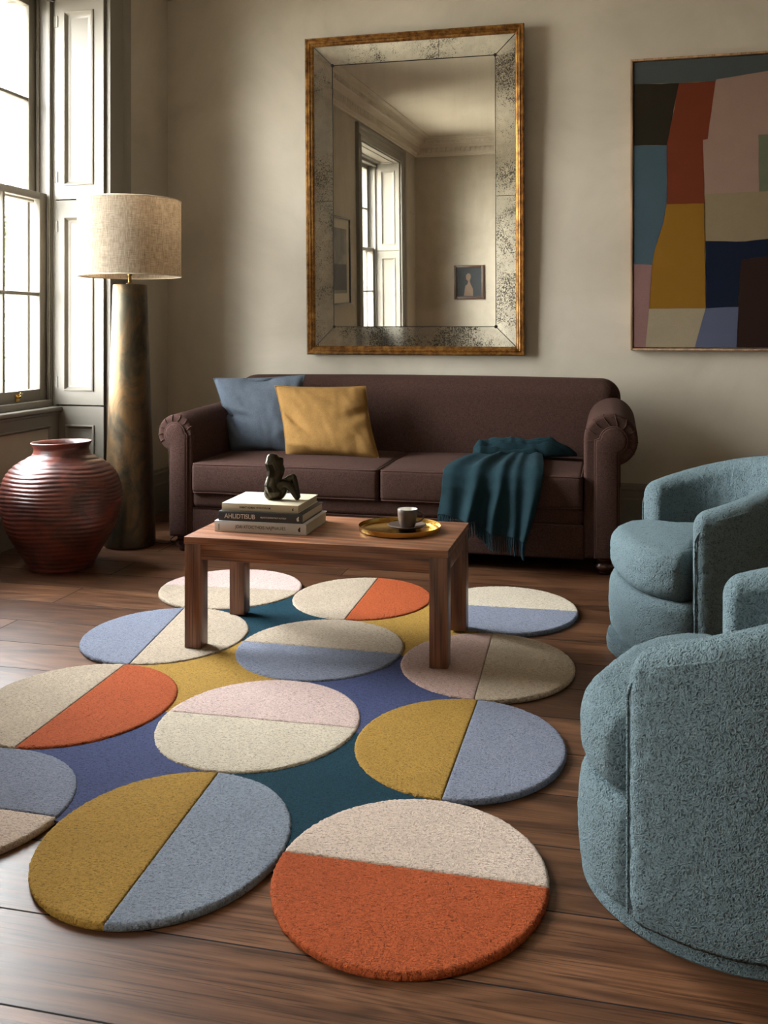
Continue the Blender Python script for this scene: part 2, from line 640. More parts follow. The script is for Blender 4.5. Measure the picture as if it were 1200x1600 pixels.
# baseboards
BB = [(0, 0), (0.022, 0), (0.022, 0.19), (0.016, 0.20), (0.016, 0.245), (0.024, 0.255), (0.022, 0.268), (0.012, 0.275), (0.008, 0.29), (0, 0.29)]


def baseboard(g, p0, p1, out):
    g.add(extrude_profile(BB, p0, p1, (out, (0, 0, 1))))


g = G()
baseboard(g, (XL, YB, 0), (XR, YB, 0), (0, -1, 0))
S(fix_normals(g.obj('baseboard_back', TRIM, smooth=False)), 'painted baseboard along the back wall', 'baseboard')
g = G()
for a, b in ((YF, W2[0] - 0.24), (W2[1] + 0.24, W1[0] - 0.24), (W1[1] + 0.24, YB)):
    baseboard(g, (XL, a, 0), (XL, b, 0), (1, 0, 0))
for a, b in (W2, W1):
    baseboard(g, (XA, a, 0), (XA, b, 0), (1, 0, 0))
baseboard(g, (XA, W1[1], 0), (XL, W1[1], 0), (0, -1, 0))
S(fix_normals(g.obj('baseboard_left', TRIM, smooth=False)), 'painted baseboard along the window wall', 'baseboard')
g = G()
baseboard(g, (XL, YF, 0), (XR, YF, 0), (0, 1, 0))
S(fix_normals(g.obj('baseboard_front', TRIM, smooth=False)), 'painted baseboard along the far wall', 'baseboard')
g = G()
baseboard(g, (XR, YF, 0), (XR, YB, 0), (-1, 0, 0))
S(fix_normals(g.obj('baseboard_right', TRIM, smooth=False)), 'painted baseboard along the right wall', 'baseboard')

# cornice with dentils (one per wall)
CO = [(0, -0.27), (0.03, -0.27), (0.035, -0.25), (0.05, -0.24), (0.05, -0.215), (0.06, -0.21), (0.06, -0.15), (0.10, -0.145), (0.11, -0.12), (0.17, -0.10), (0.20, -0.06),
      (0.20, -0.045), (0.235, -0.04), (0.24, -0.015), (0.30, -0.012), (0.30, 0), (0, 0)]


def cornice(name, p0, p1, out, label):
    g = G().add(extrude_profile(CO, p0, p1, (out, (0, 0, 1))))
    p0, p1, o = Vector(p0), Vector(p1), Vector(out)
    L = (p1 - p0).length
    d = (p1 - p0) / L
    k = int(L / 0.075)
    for i in range(k):
        c = p0 + d * ((i + 0.5) * L / k) + Vector((0, 0, -0.18))
        a = c - d * 0.02 + o * 0.055
        b = c + d * 0.02 + o * 0.098
        g.add(box(min(a.x, b.x), max(a.x, b.x), min(a.y, b.y), max(a.y, b.y), c.z - 0.027, c.z + 0.03))
        c.z = ZC - 0.075
        a = c - d * 0.022 + o * 0.12
        b = c + d * 0.022 + o * 0.205
        g.add(box(min(a.x, b.x), max(a.x, b.x), min(a.y, b.y), max(a.y, b.y), c.z - 0.016, c.z + 0.02))
    S(fix_normals(g.obj(name, CEIL, smooth=False)), label, 'cornice')


cornice('trim_1', (XL, YB, ZC), (XR, YB, ZC), (0, -1, 0), 'dentilled plaster cornice above the sofa wall')
cornice('trim_2', (XL, YF, ZC), (XL, YB, ZC), (1, 0, 0), 'dentilled plaster cornice above the windows')
cornice('trim_3', (XL, YF, ZC), (XR, YF, ZC), (0, 1, 0), 'dentilled plaster cornice seen in the mirror')
cornice('trim_4', (XR, YF, ZC), (XR, YB, ZC), (-1, 0, 0), 'dentilled plaster cornice above the right wall')


# ------------------------------------------------------------------ windows
def bevel_ring(x0, x1, z0, z1, steps):
    """rectangular moulding in local (u,w); steps = [(inset, height)] -> faces; returns verts (u, h, w)"""
    v, f = [], []
    for ins, h in steps:
        for u, w in ((x0 + ins, z0 + ins), (x1 - ins, z0 + ins), (x1 - ins, z1 - ins), (x0 + ins, z1 - ins)):
            v.append((u, h, w))
    for k in range(len(steps) - 1):
        for i in range(4):
            j = (i + 1) % 4
            f.append((k * 4 + i, k * 4 + j, k * 4 + 4 + j, k * 4 + 4 + i))
    k = len(steps) - 1
    f.append((k * 4, k * 4 + 1, k * 4 + 2, k * 4 + 3))
    return v, f


def panel_leaf(u0, u1, z0, z1, panels, th=0.035):
    """a shutter / panel in local coords: u across, h out of the face (+), w up"""
    g = G()
    v, f = [], []
    us = sorted({u0, u1} | {p for q in panels for p in q[:2]})
    zs = sorted({z0, z1} | {p for q in panels for p in q[2:]})
    for i in range(len(us) - 1):
        for j in range(len(zs) - 1):
            cu, cz = (us[i] + us[i + 1]) / 2, (zs[j] + zs[j + 1]) / 2
            if any(p[0] < cu < p[1] and p[2] < cz < p[3] for p in panels):
                continue
            g.add(([(us[i], 0, zs[j]), (us[i + 1], 0, zs[j]), (us[i + 1], 0, zs[j + 1]), (us[i], 0, zs[j + 1])], [(0, 1, 2, 3)]))
    for p in panels:
        g.add(bevel_ring(p[0], p[1], p[2], p[3], [(0, 0), (0.001, 0.008), (0.008, 0.010), (0.013, 0.004), (0.018, -0.004), (0.024, -0.010), (0.030, -0.010), (0.036, -0.013), (0.05, -0.013)]))
    b = 0.0
    # sides + back
    c = [(u0, z0), (u1, z0), (u1, z1), (u0, z1)]
    vv = [(u, 0, w) for u, w in c] + [(u, -th, w) for u, w in c]
    g.add((vv, [(i, (i + 1) % 4, 4 + (i + 1) % 4, 4 + i) for i in range(4)] + [(7, 6, 5, 4)]))
    return g


def place_uhw(g, O, U, H):
    O, U, H = Vector(O), Vector(U), Vector(H)
    g.v = [tuple(O + U * p[0] + H * p[1] + Vector((0, 0, p[2]))) for p in g.v]
    return g


def sash(r, name, x, y0, y1, z0, z1, nx, nz, bot, top, label=None):
    g = G()
    st, t = 0.075, 0.044
    g.add(box(x - t / 2, x + t / 2, y0, y0 + st, z0, z1, 0.004))
    g.add(box(x - t / 2, x + t / 2, y1 - st, y1, z0, z1, 0.004))
    g.add(box(x - t / 2 + .0007, x + t / 2 - .0007, y0 + st - .004, y1 - st + .004, z0, z0 + bot, 0.004))
    g.add(box(x - t / 2 + .0007, x + t / 2 - .0007, y0 + st - .004, y1 - st + .004, z1 - top, z1, 0.004))
    gy0, gy1, gz0, gz1 = y0 + st, y1 - st, z0 + bot, z1 - top
    for i in range(1, nx):
        c = gy0 + (gy1 - gy0) * i / nx
        g.add(box(x - 0.02, x + 0.02, c - 0.011, c + 0.011, gz0 - .003, gz1 + .003, 0.005))
    for j in range(1, nz):
        c = gz0 + (gz1 - gz0) * j / nz
        g.add(box(x - 0.019, x + 0.019, gy0 - .003, gy1 + .003, c - 0.011, c + 0.011, 0.005))
    # inner putty bead around every light, on the room side
    o = g.obj(name, TRIM, r)
    p = G().add(box(x - 0.002, x + 0.002, gy0 - 0.004, gy1 + 0.004, gz0 - 0.004, gz1 + 0.004))
    p.obj('pane', GLASS, o, smooth=False)
    return o


def window(name, y0, y1, nx, label):
    r = root(name, (0, 0, 0))
    S(r, label, 'window')
    # box frame (jambs, head, outer sill)
    g = G()
    j0, j1 = y0 + 0.045, y1 - 0.045
    for a, b, s in ((y0, j0, 1), (j1, y1, -1)):
        g.add(box(XO, -3.585, a, b, ZS - 0.02, ZH))
        # pulley stile (recessed) and staff / parting beads
        g.add(box(-3.59, -3.40, a, b, ZS - 0.02, ZH))
        c = j0 if s > 0 else j1
        lo, hi = sorted((c, c + s * 0.014))
        g.add(box(-3.43, -3.405, lo, hi, ZS, ZH, 0.004))
        g.add(box(-3.502, -3.484, lo, hi, ZS, ZH, 0.003))
        g.add(box(-3.60, -3.56, lo, hi, ZS, ZH, 0.003))
        lo, hi = sorted((c - s * 0.045, c - s * 0.012))
        g.add(box(-3.41, -3.375, lo, hi, ZS, ZH, 0.006))
    g.add(box(XO, -3.40, y0, y1, ZH - 0.05, ZH))
    g.add(box(-3.43, -3.385, y0 + 0.02, y1 - 0.02, ZH - 0.07, ZH - 0.045, 0.004))
    g.obj('window_frame', TRIM, r)
    for c, s in ((j0, 1), (j1, -1)):
        q = G()
        lo, hi = sorted((c - s * 0.002, c + s * 0.0035))
        q.add(box(-3.545, -3.525, lo, hi, 3.02, 3.11, 0.002))
        q.obj('sash_pulley', IRON, r, angle=40)
    sash(r, 'upper_sash', -3.532, j0 + .001, j1 - .001, 2.045, ZH - 0.05, nx, 2, 0.045, 0.06)
    ls = sash(r, 'lower_sash', -3.456, j0 + .001, j1 - .001, 0.80, 2.095, nx, 2, 0.085, 0.045)
    for k in (0.22, 0.84):
        yc = j0 + (j1 - j0) * k
        q = G()
        q.add(box(-3.437, -3.430, yc - 0.022, yc + 0.022, 0.822, 0.866, 0.002))
        q.add(tube([(-3.431, yc - 0.012, 0.845), (-3.418, yc - 0.008, 0.848), (-3.412, yc, 0.856), (-3.418, yc + 0.008, 0.848), (-3.431, yc + 0.012, 0.845)], 0.004))
        q.add(tube([(-3.43, yc + 0.004, 0.86), (-3.418, yc + 0.01, 0.874), (-3.414, yc + 0.025, 0.868)], 0.003))
        q.obj('sash_lift', BRASS, ls)
    # inner sill board with nosing
    g = G().add(box(-3.44, XA + 0.03, y0 + 0.001, y1 - 0.001, ZS - 0.028, ZS + 0.004, 0.010, 3))
    g.add(box(-3.445, -3.395, j0, j1, ZS, ZS + 0.045, 0.004))
    g.add(box(XA - .002, XA + 0.014, y0 + 0.001, y1 - 0.001, ZS - 0.045, ZS - 0.026, 0.005))
    g.obj('sill', TRIM, r)
    # apron panel below the sill
    n = 3
    w = (y1 - y0) / n
    pans = [(y0 + i * w + 0.10, y0 + (i + 1) * w - 0.10, 0.36, 0.66) for i in range(n)]
    pans = [(y0 + 0.12, y1 - 0.12, 0.36, 0.665)]
    g = place_uhw(panel_leaf(y0 + .001, y1 - .001, 0.0, ZS - 0.03, pans, 0.02), (XA + 0.006, 0, 0), (0, 1, 0), (1, 0, 0))
    g.obj('apron_panel', TRIM, r, angle=30)
    # shutters folded back in the reveals
    for yy, s in ((y1, -1), (y0, 1)):
        for z0, z1 in ((0.785, 2.052), (2.060, ZH - 0.034)):
            u0, u1 = -3.385, XL - 0.012
            pw = (u0 + 0.062, u1 - 0.068)
            g = place_uhw(panel_leaf(u0, u1, z0, z1, [(pw[0], pw[1], z0 + 0.085, z1 - 0.10)], 0.03), (0, yy + s * 0.034, 0), (1, 0, 0), (0, s, 0))
            o = g.obj('shutter', TRIM, r, angle=30)
            for hz in (z0 + 0.14, z1 - 0.16):
                lo, hi = sorted((yy + s * 0.030, yy + s * 0.041))
                q = G().add(tube([(u0 + 0.001, yy + s * 0.036, hz - 0.035), (u0 + 0.001, yy + s * 0.036, hz + 0.035)], 0.0055))
                q.add(box(u0 + .004, u0 + 0.02, lo + .002, hi - .004, hz - 0.034, hz + 0.034))
                q.obj('hinge', TRIM, o)
        g = place_uhw(panel_leaf(XA, XL - 0.012, 0.0, 0.775, [(XA + 0.05, XL - 0.075, 0.345, 0.66)], 0.03), (0, yy + s * 0.032, 0), (1, 0, 0), (0, s, 0))
        g.obj('reveal_panel', TRIM, r, angle=30)
        lo, hi = sorted((yy, yy + s * 0.012))
    # soffit of the recess, panelled
    q = panel_leaf(y0, y1, -3.40, XL - 0.004, [(y0 + 0.10, y1 - 0.10, -3.32, -3.12)], 0.02)
    q.v = [(p[2], p[0], ZH - 0.030 - p[1]) for p in q.v]
    q.obj('soffit', TRIM, r, angle=30)
    # architrave round the opening on the room face
    A = [(0.0, 0), (0.0, 0.022), (0.075, 0.026), (0.085, 0.018), (0.16, 0.022), (0.175, 0.034), (0.195, 0.045), (0.215, 0.048), (0.23, 0.04), (0.23, 0)]
    g = G()
    path = [(y0 + 0.012, 0, 1), (y0 + 0.012, ZH - 0.012, 1), (y1 - 0.012, ZH - 0.012, 1), (y1 - 0.012, 0, 1)]
    rings = []
    for k, (yy, zz, _) in enumerate(path):
        oy = -1 if k < 2 else 1
        oz = 1 if k in (1, 2) else 0
        rings.append([(XL + h, yy + oy * w, zz + oz * w * 0.78) for w, h in A])
    g.add(loft(rings, True, True, True))
    fix_normals(g.obj('architrave', TRIM, r, angle=30))
    return r


window('window_1', W1[0], W1[1], 5, 'tall painted sash window with folded shutters beside the floor lamp')
window('window_2', W2[0], W2[1], 6, 'second tall sash window with shutters, seen in the mirror')

# ------------------------------------------------------------------ outside
g = G().add(box(-40, XO - 0.02, -25, 35, -0.9, -0.6))
S(g.obj('ground', GRAVEL, smooth=False), 'pale garden ground outside the windows', 'ground')


def hedge(name, c, size, n, label, cat):
    r = root(name, (c[0], c[1], -0.6))
    g = G()
    R = random.Random(5)
    for i in range(n):
        th, ph = R.uniform(0, 2 * PI), R.uniform(0, PI)
        rr = R.uniform(0.75, 1.0)
        p = Vector((math.cos(th) * math.sin(ph) * size[0] * rr, math.sin(th) * math.sin(ph) * size[1] * rr, size[2] / 2 + math.cos(ph) * size[2] / 2 * rr))
        s = R.uniform(0.05, 0.09)
        q = Matrix.Rotation(R.uniform(0, 6.28), 3, 'Z') @ Matrix.Rotation(R.uniform(-1.2, 1.2), 3, 'X')
        g.add(([p + q @ Vector(a) * s for a in ((0, -1, 0), (0.55, -0.1, 0.12), (0, 1, 0), (-0.55, -0.1, 0.12))], [(0, 1, 2, 3)]))
    g.obj('foliage', LEAF, r, smooth=False)
    G().add(tube([(0, 0, 0), (0.05, 0, size[2] * 0.5), (0, 0.05, size[2] * 0.8)], [0.07, 0.05, 0.02])).obj('stem', BARK, r)
    return tag(r, label, cat)


hedge('garden_shrub', (-7.6, 10.6), (1.1, 1.1, 3.3), 3000, 'leafy green shrub outside the lower sash window', 'shrub')


def tree(c):
    r = root('bare_tree', (c[0], c[1], -0.6))
    R = random.Random(11)
    g = G()
    G().add(tube([(0, 0, 0), (0.05, 0, 1.6), (0.0, 0.1, 3.2)], [0.16, 0.12, 0.09], 10)).obj('trunk', BARK, r)

    def br(p, d, L, rad, lev):
        pts = [p]
        for i in range(4):
            d = (d + Vector((R.uniform(-.3, .3), R.uniform(-.3, .3), R.uniform(-.1, .25)))).normalized()
            p = p + d * L / 4
            pts.append(p)
        g.add(tube(pts, [rad * (1 - 0.17 * i) for i in range(5)], 5))
        if lev:
            for k in range(4):
                q = pts[R.randint(1, 4)]
                br(q, (d + Vector((R.uniform(-1, 1), R.uniform(-1, 1), R.uniform(-.3, .8)))).normalized(), L * 0.62, rad * 0.5, lev - 1)
    for k in range(6):
        a = k * 1.05
        br(Vector((0, 0.05, 2.2 + 0.2 * k)), Vector((math.cos(a), math.sin(a), 0.6)).normalized(), 1.7, 0.05, 3)
    g.obj('branches', BARK, r)
    return tag(r, 'bare branching tree outside the upper sash window', 'tree')


tree((-9.2, 12.6))

r = root('daylight_blocker', (-5.4, -4.6, -0.6))  # unseen block, added to cut the sky light entering the second window
tag(r, 'unseen block added outside to hold daylight back from the second window', 'light blocker')
G().add(box(-0.9, 1.66, -3.5, 2.85, 0, 8.6, 0.02)).obj('wall', m_plaster('blocker_dark_stone', lin(88, 78, 66), lin(108, 96, 82)), r, smooth=False)  # kept dark so the added blocker returns little light
G().add(box(-1.05, 1.66, -3.6, 3.0, 8.61, 8.9, 0.02)).obj('blocker_cap', STONE, r, smooth=False)

# ------------------------------------------------------------------ mirror
def mirror():
    X0, X1, Z0, Z1 = -1.997, -0.549, 1.085, 3.183
    w, h = X1 - X0, Z1 - Z0
    r = root('wall_mirror', (X0, YB - 0.034, Z0))
    r.rotation_euler = (0.023, 0, 0)          # leans forward at the top
    tag(r, 'large antique gilt mirror with speckled border panes, hung above the sofa', 'mirror')
    FW = 0.056
    # frame profile (inset from outer edge, protrusion towards the room)
    P = [(0, 0), (0, 0.028), (0.006, 0.034), (0.013, 0.034), (0.016, 0.028), (0.022, 0.028), (0.028, 0.034), (0.034, 0.032), (0.038, 0.024), (0.044, 0.024), (0.050, 0.020), (FW, 0.014), (FW, 0)]
    rings = []
    for (x, z, sx, sz) in ((0, 0, 1, 1), (w, 0, -1, 1), (w, h, -1, -1), (0, h, 1, -1)):
        rings.append([(x + sx * a, -b, z + sz * a) for a, b in P])
    rings.append(rings[0])
    fix_normals(G().add(loft(rings)).obj('frame', GILT, r, angle=20))
    G().add(box(0.003, w - 0.003, 0.0, 0.012, 0.003, h - 0.003)).obj('backing_board', BROWNF, r, smooth=False)
    B = 0.128
    i0, i1, k0, k1 = FW - .002, w - FW + .002, FW - .002, h - FW + .002
    j0, j1, l0, l1 = FW + B, w - FW - B, FW + B, h - FW - B
    yo, yi, yp = -0.0095, -0.0108, -0.0095
    G().add(([(j0, yp, l0), (j1, yp, l0), (j1, yp, l1), (j0, yp, l1), (j0, 0, l0), (j1, 0, l0), (j1, 0, l1), (j0, 0, l1)],
             [(0, 1, 2, 3), (4, 7, 6, 5), (0, 4, 5, 1), (1, 5, 6, 2), (2, 6, 7, 3), (3, 7, 4, 0)])).obj('centre_glass', MIR, r, smooth=False)

    def strip(a, b, c, d, sp):
        """outer edge a-b, inner edge d-c, split at fractions sp"""
        fr = [0] + sp + [1]
        for s0, s1 in zip(fr, fr[1:]):
            L = lambda p, q, t: Vector(p).lerp(Vector(q), t)
            tin = lambda s: s
            A, Bq = L(a, b, s0), L(a, b, s1)
            # straight cuts: same coordinate on the inner edge
            def inner(s, q):
                if s in (0, 1):
                    return Vector(d) if s == 0 else Vector(c)
                e = Vector(c) - Vector(d)
                t = (q - Vector(d)).dot(e) / e.length_squared
                return Vector(d) + e * t
            D, Cq = inner(s0, A), inner(s1, Bq)
            top = [A, Bq, Cq, D]
            low = [Vector((p.x, 0.0, p.z)) for p in top]
            G().add((top + low, [(0, 1, 2, 3), (7, 6, 5, 4), (0, 4, 5, 1), (1, 5, 6, 2), (2, 6, 7, 3), (3, 7, 4, 0)])).obj('border_glass', MIRB, r, smooth=False)
    o = [(i0, yo, k0), (i1, yo, k0), (i1, yo, k1), (i0, yo, k1)]
    n = [(j0, yi, l0), (j1, yi, l0), (j1, yi, l1), (j0, yi, l1)]
    strip(o[0], o[1], n[1], n[0], [])
    strip(o[1], o[2], n[2], n[1], [0.485])
    strip(o[2], o[3], n[3], n[2], [0.37])
    strip(o[3], o[0], n[0], n[3], [0.515])
    # tarnished seams
    s = G()
    for q in range(4):
        s.add(tube([Vector(n[q]) + Vector((0, -0.0005, 0)), Vector(n[(q + 1) % 4]) + Vector((0, -0.0005, 0))], 0.0028, 6))
        s.add(tube([Vector(o[q]), Vector(n[q])], 0.0026, 6))
    for a, b in (((i1, yo, k0 + (k1 - k0) * .485), (j1, yi, k0 + (k1 - k0) * .485)), ((i1 - (i1 - i0) * .37, yo, k1), (i1 - (i1 - i0) * .37, yi, l1)),
                 ((i0, yo, k1 - (k1 - k0) * .515), (j0, yi, k1 - (k1 - k0) * .515))):
        s.add(tube([a, b], 0.0016, 6))
    s.obj('seam', SEAM, r)
    for q in n:
        v, f = lathe([(0, 0), (0.011, 0), (0.011, 0.003), (0.008, 0.007), (0, 0.009)], 14)
        G().add(([(q[0] + p[0], q[1] - p[2], q[2] + p[1]) for p in v], f)).obj('rosette', SEAM, r)


mirror()

# ------------------------------------------------------------------ painting
def painting():
    AX0, AX1, AZ0, AZ1 = 0.102, 1.72, 1.122, 2.925
    r = root('abstract_painting', (0, YB, 0))
    tag(r, 'large framed abstract canvas of colour blocks on the right wall', 'painting')
    th = math.radians(13.4)
    yp = YB - 0.045

    def un(px, py):
        dx = (px - 600) / 1506
        t = yp / (dx * math.sin(th) + math.cos(th))
        return t * (dx * math.cos(th) - math.sin(th)), 1.25 - (py - 515) / 1506 * t
    def z3(zx, zy):       # from zoomed picture coordinates
        return un(840 + zx / 2.964, 60 + zy / 2.963)
    cols = {'slate': lin(92, 98, 96), 'olive': lin(52, 44, 30), 'rust': lin(134, 62, 36), 'pink': lin(182, 148, 130), 'sage': lin(124, 126, 100), 'teal': lin(84, 106, 116),
            'ochre': lin(166, 118, 36), 'sand': lin(168, 148, 116), 'navy': lin(24, 34, 56), 'brown': lin(58, 36, 28), 'rose': lin(166, 126, 120), 'grey': lin(190, 172, 142),
            'peri': lin(108, 114, 140)}
    mats = [m_fabric('paint_' + k, scale_col(c, 0.47), 500, 6, 0.14, 0.25, 0.0) for k, c in cols.items()]
    keys = list(cols)
    x1 = AX1 - 0.02
    x0, z0, z1 = AX0 + 0.02, AZ0 + 0.02, AZ1 - 0.02
    g = G()
    layer = [0]

    def poly(key, pts, jag=True):
        layer[0] += 1
        y = yp - 0.0004 * layer[0]
        P = []
        n = len(pts)
        for i in range(n):
            a, b = Vector(pts[i]), Vector(pts[(i + 1) % n])
            k = max(1, int((b - a).length / 0.05))
            for j in range(k):
                p = a.lerp(b, j / k)
                if jag and j and x0 + .01 < p.x < x1 - .01 and z0 + .01 < p.y < z1 - .01:
                    nn = mn.noise(Vector((p.x * 9, p.y * 9, layer[0])))
                    d = (b - a).normalized()
                    p = p + Vector((-d.y, d.x)) * nn * 0.004
                P.append((max(x0, min(x1, p.x)), max(z0, min(z1, p.y))))
        g.add(([(a, y, b) for a, b in P], [tuple(range(len(P)))]), keys.index(key))
    R = lambda zx, zy: z3(zx, zy)
    far = x1
    T = z1
    # base canvas
    g.add(box(x0, x1, yp, YB - 0.008, z0, z1), keys.index('sand'))
    poly('slate', [(x0, T), R(445, 212), R(650, 207), R(824, 197), R(830, 190), R(1067, 150), (far, R(1067, 150)[1] + .1), (far, T)])
    poly('olive', [(x0, R(445, 212)[1]), R(655, 207), R(610, 440), R(598, 495), (x0, R(445, 497)[1])])
    poly('rust', [R(655, 207), R(824, 197), R(788, 466), R(766, 470), R(774, 765), R(598, 768), R(598, 495), R(610, 440)])
    poly('pink', [R(828, 190), R(1067, 150), (far, R(1067, 150)[1] + .1), (far, R(1067, 440)[1]), R(1022, 446), R(1026, 710), R(774, 720), R(766, 470), R(788, 466)])
    poly('sage', [R(1022, 446), (far - .2, R(1022, 440)[1]), (far - .2, R(1026, 700)[1]), R(1026, 710)])
    poly('teal', [(x0, R(445, 497)[1]), R(598, 495), R(597, 768), R(580, 860), R(545, 970), R(530, 1050), (x0, R(443, 1046)[1])])
    poly('ochre', [R(598, 768), R(770, 764), R(778, 1250), R(516, 1252), R(530, 1048), R(545, 970), R(580, 860)])
    poly('navy', [R(778, 938), R(960, 940), R(1067, 928), (far, R(1067, 920)[1]), (far, R(1067, 1010)[1]), R(1067, 1010), R(945, 1025), R(935, 1100), R(928, 1245), R(780, 1250)])
    poly('brown', [R(945, 1025), R(1067, 1010), (far, R(1067, 1000)[1]), (far, z0), (R(920, 1425)[0], z0), R(930, 1245), R(935, 1100)])
    poly('rose', [(x0, R(443, 1046)[1]), R(530, 1049), R(516, 1252), (R(500, 1425)[0], z0), (x0, z0)])
    poly('grey', [R(516, 1252), R(778, 1250), (R(728, 1425)[0], z0), (R(500, 1425)[0], z0)])
    poly('peri', [R(778, 1250), R(930, 1244), (R(920, 1425)[0], z0), (R(728, 1425)[0], z0)])
    g.v = [(x, y - YB, z) for x, y, z in g.v]
    g.obj('canvas', mats, r, smooth=False)
    f = G()
    fw, d = 0.012, 0.055
    f.add(box(AX0, AX0 + fw, -d, -0.001, AZ0, AZ1, 0.0015))
    f.add(box(AX1 - fw, AX1, -d, -0.001, AZ0, AZ1, 0.0015))
    f.add(box(AX0 + fw, AX1 - fw, -d, -0.001, AZ0, AZ0 + fw, 0.0015))
    f.add(box(AX0 + fw, AX1 - fw, -d, -0.001, AZ1 - fw, AZ1, 0.0015))
    f.obj('frame', FRAME_WOOD, r)


painting()


# small pictures seen in the mirror
def framed(name, c, w, h, H, fm, label, mat_w, art, fw=0.03):
    """c centre on wall, H outward axis (unit) ; built in local u (across), h (out), z"""
    r = root(name, c)
    H = Vector(H)
    U = Vector((0, 0, 1)).cross(H)
    tag(r, label, 'picture')

    def put(g):
        return place_uhw(g, (0, 0, 0), U, H)
    f = G()
    f.add(box(-w / 2, -w / 2 + fw, 0.001, 0.03, -h / 2, h / 2, 0.003)).add(box(w / 2 - fw, w / 2, 0.001, 0.03, -h / 2, h / 2, 0.003))
    f.add(box(-w / 2 + fw, w / 2 - fw, 0.001, 0.03, -h / 2, -h / 2 + fw, 0.003)).add(box(-w / 2 + fw, w / 2 - fw, 0.001, 0.03, h / 2 - fw, h / 2, 0.003))
    fix_normals(put(f).obj('frame', fm, r))
    a, b = w / 2 - fw, h / 2 - fw
    if mat_w:
        fix_normals(put(G().add(box(-a, a, 0.001, 0.012, -b, b))).obj('mount', MATB, r, smooth=False))
        a, b = a - mat_w, b - mat_w
        fix_normals(put(G().add(box(-a, a, 0.0125, 0.014, -b, b))).obj('print', PRINT, r, smooth=False))
    art(r, put, a, b)
    return r


def art_print(r, put, a, b):
    D = m_simple('print_dark_grey', lin(78, 78, 80), 0.7, 0, 0.25, 9)  # darker grey tone of one printed block
    g = G().add(box(-a * .95, a * 0.6, 0.0145, 0.0150, -b * 0.9, -b * 0.1))
    fix_normals(put(g).obj('print_block', D, r, smooth=False))


def art_small(r, put, a, b):
    D = m_simple('dark_canvas', lin(36, 42, 46), 0.6, 0, 0.4, 8)
    fix_normals(put(G().add(box(-a, a, 0.001, 0.012, -b, b))).obj('canvas', D, r, smooth=False))
    pts = [(-.30, -1), (.42, -1), (.36, -.55), (.30, -.25), (.12, -.12), (.10, .1), (.24, .22), (.26, .48), (.10, .66), (-.10, .60), (-.14, .36), (-.04, .12), (-.12, -.15), (-.30, -.5)]
    n = len(pts)
    v = [(p[0] * a, 0.0135, p[1] * b * .95) for p in pts] + [(p[0] * a, 0.012, p[1] * b * .95) for p in pts]
    P = m_simple('pale_shape', lin(120, 98, 80), 0.6, 0, 0.4, 14)
    fix_normals(put(G().add((v, [tuple(range(n))] + [(i, (i + 1) % n, n + (i + 1) % n, n + i) for i in range(n)]))).obj('painted_shape', P, r, smooth=False))


framed('framed_print', (XL, 1.82, 1.83), 0.92, 1.0, (1, 0, 0), BLACKF, 'black framed grey print with wide mount, seen in mirror beside window', 0.11, art_print, 0.02)
framed('small_painting', (-2.19, YF, 1.585), 0.475, 0.53, (0, 1, 0), BROWNF, 'small dark painting in brown frame reflected low in the mirror', 0, art_small, 0.04)


# ------------------------------------------------------------------ sofa
def keyhole(cx, cz, R, s0, s1, zb):
    """outline: disk (cx,cz,R) on a strip s0..s1 down to zb; counter-clockwise from bottom right"""
    def hit(s):
        d = max(-1, min(1, (s - cx) / R))
        return math.asin(d)           # angle from straight down
    a1 = hit(s1 if s1 < cx + R else cx + R)
    a0 = hit(s0 if s0 > cx - R else cx - R)
    pts = []
    for i in range(13):
        pts.append((s1, zb + (cz - R * math.cos(a1) - zb) * i / 12))
    N = 36
    t0, t1 = -PI / 2 + a1, -PI / 2 + a0 + 2 * PI
    for i in range(1, N):
        t = t0 + (t1 - t0) * i / N
        pts.append((cx + R * math.cos(t), cz + R * math.sin(t)))
    for i in range(13):
        z1 = cz - R * math.cos(a0)
        pts.append((s0, z1 + (zb - z1) * i / 12))
    return pts


def offset_poly(P, d):
    n = len(P)
    out = []
    for i in range(n):
        a, b, c = Vector(P[i - 1]), Vector(P[i]), Vector(P[(i + 1) % n])
        e1, e2 = (b - a), (c - b)
        e1 = e1.normalized() if e1.length > 1e-9 else e2.normalized()
        e2 = e2.normalized() if e2.length > 1e-9 else e1
        n1, n2 = Vector((-e1.y, e1.x)), Vector((-e2.y, e2.x))
        m = (n1 + n2)
        m = m.normalized() if m.length > 1e-6 else n1
        k = 1 / max(0.4, m.dot(n1))
        out.append(b + m * d * k)
    return out


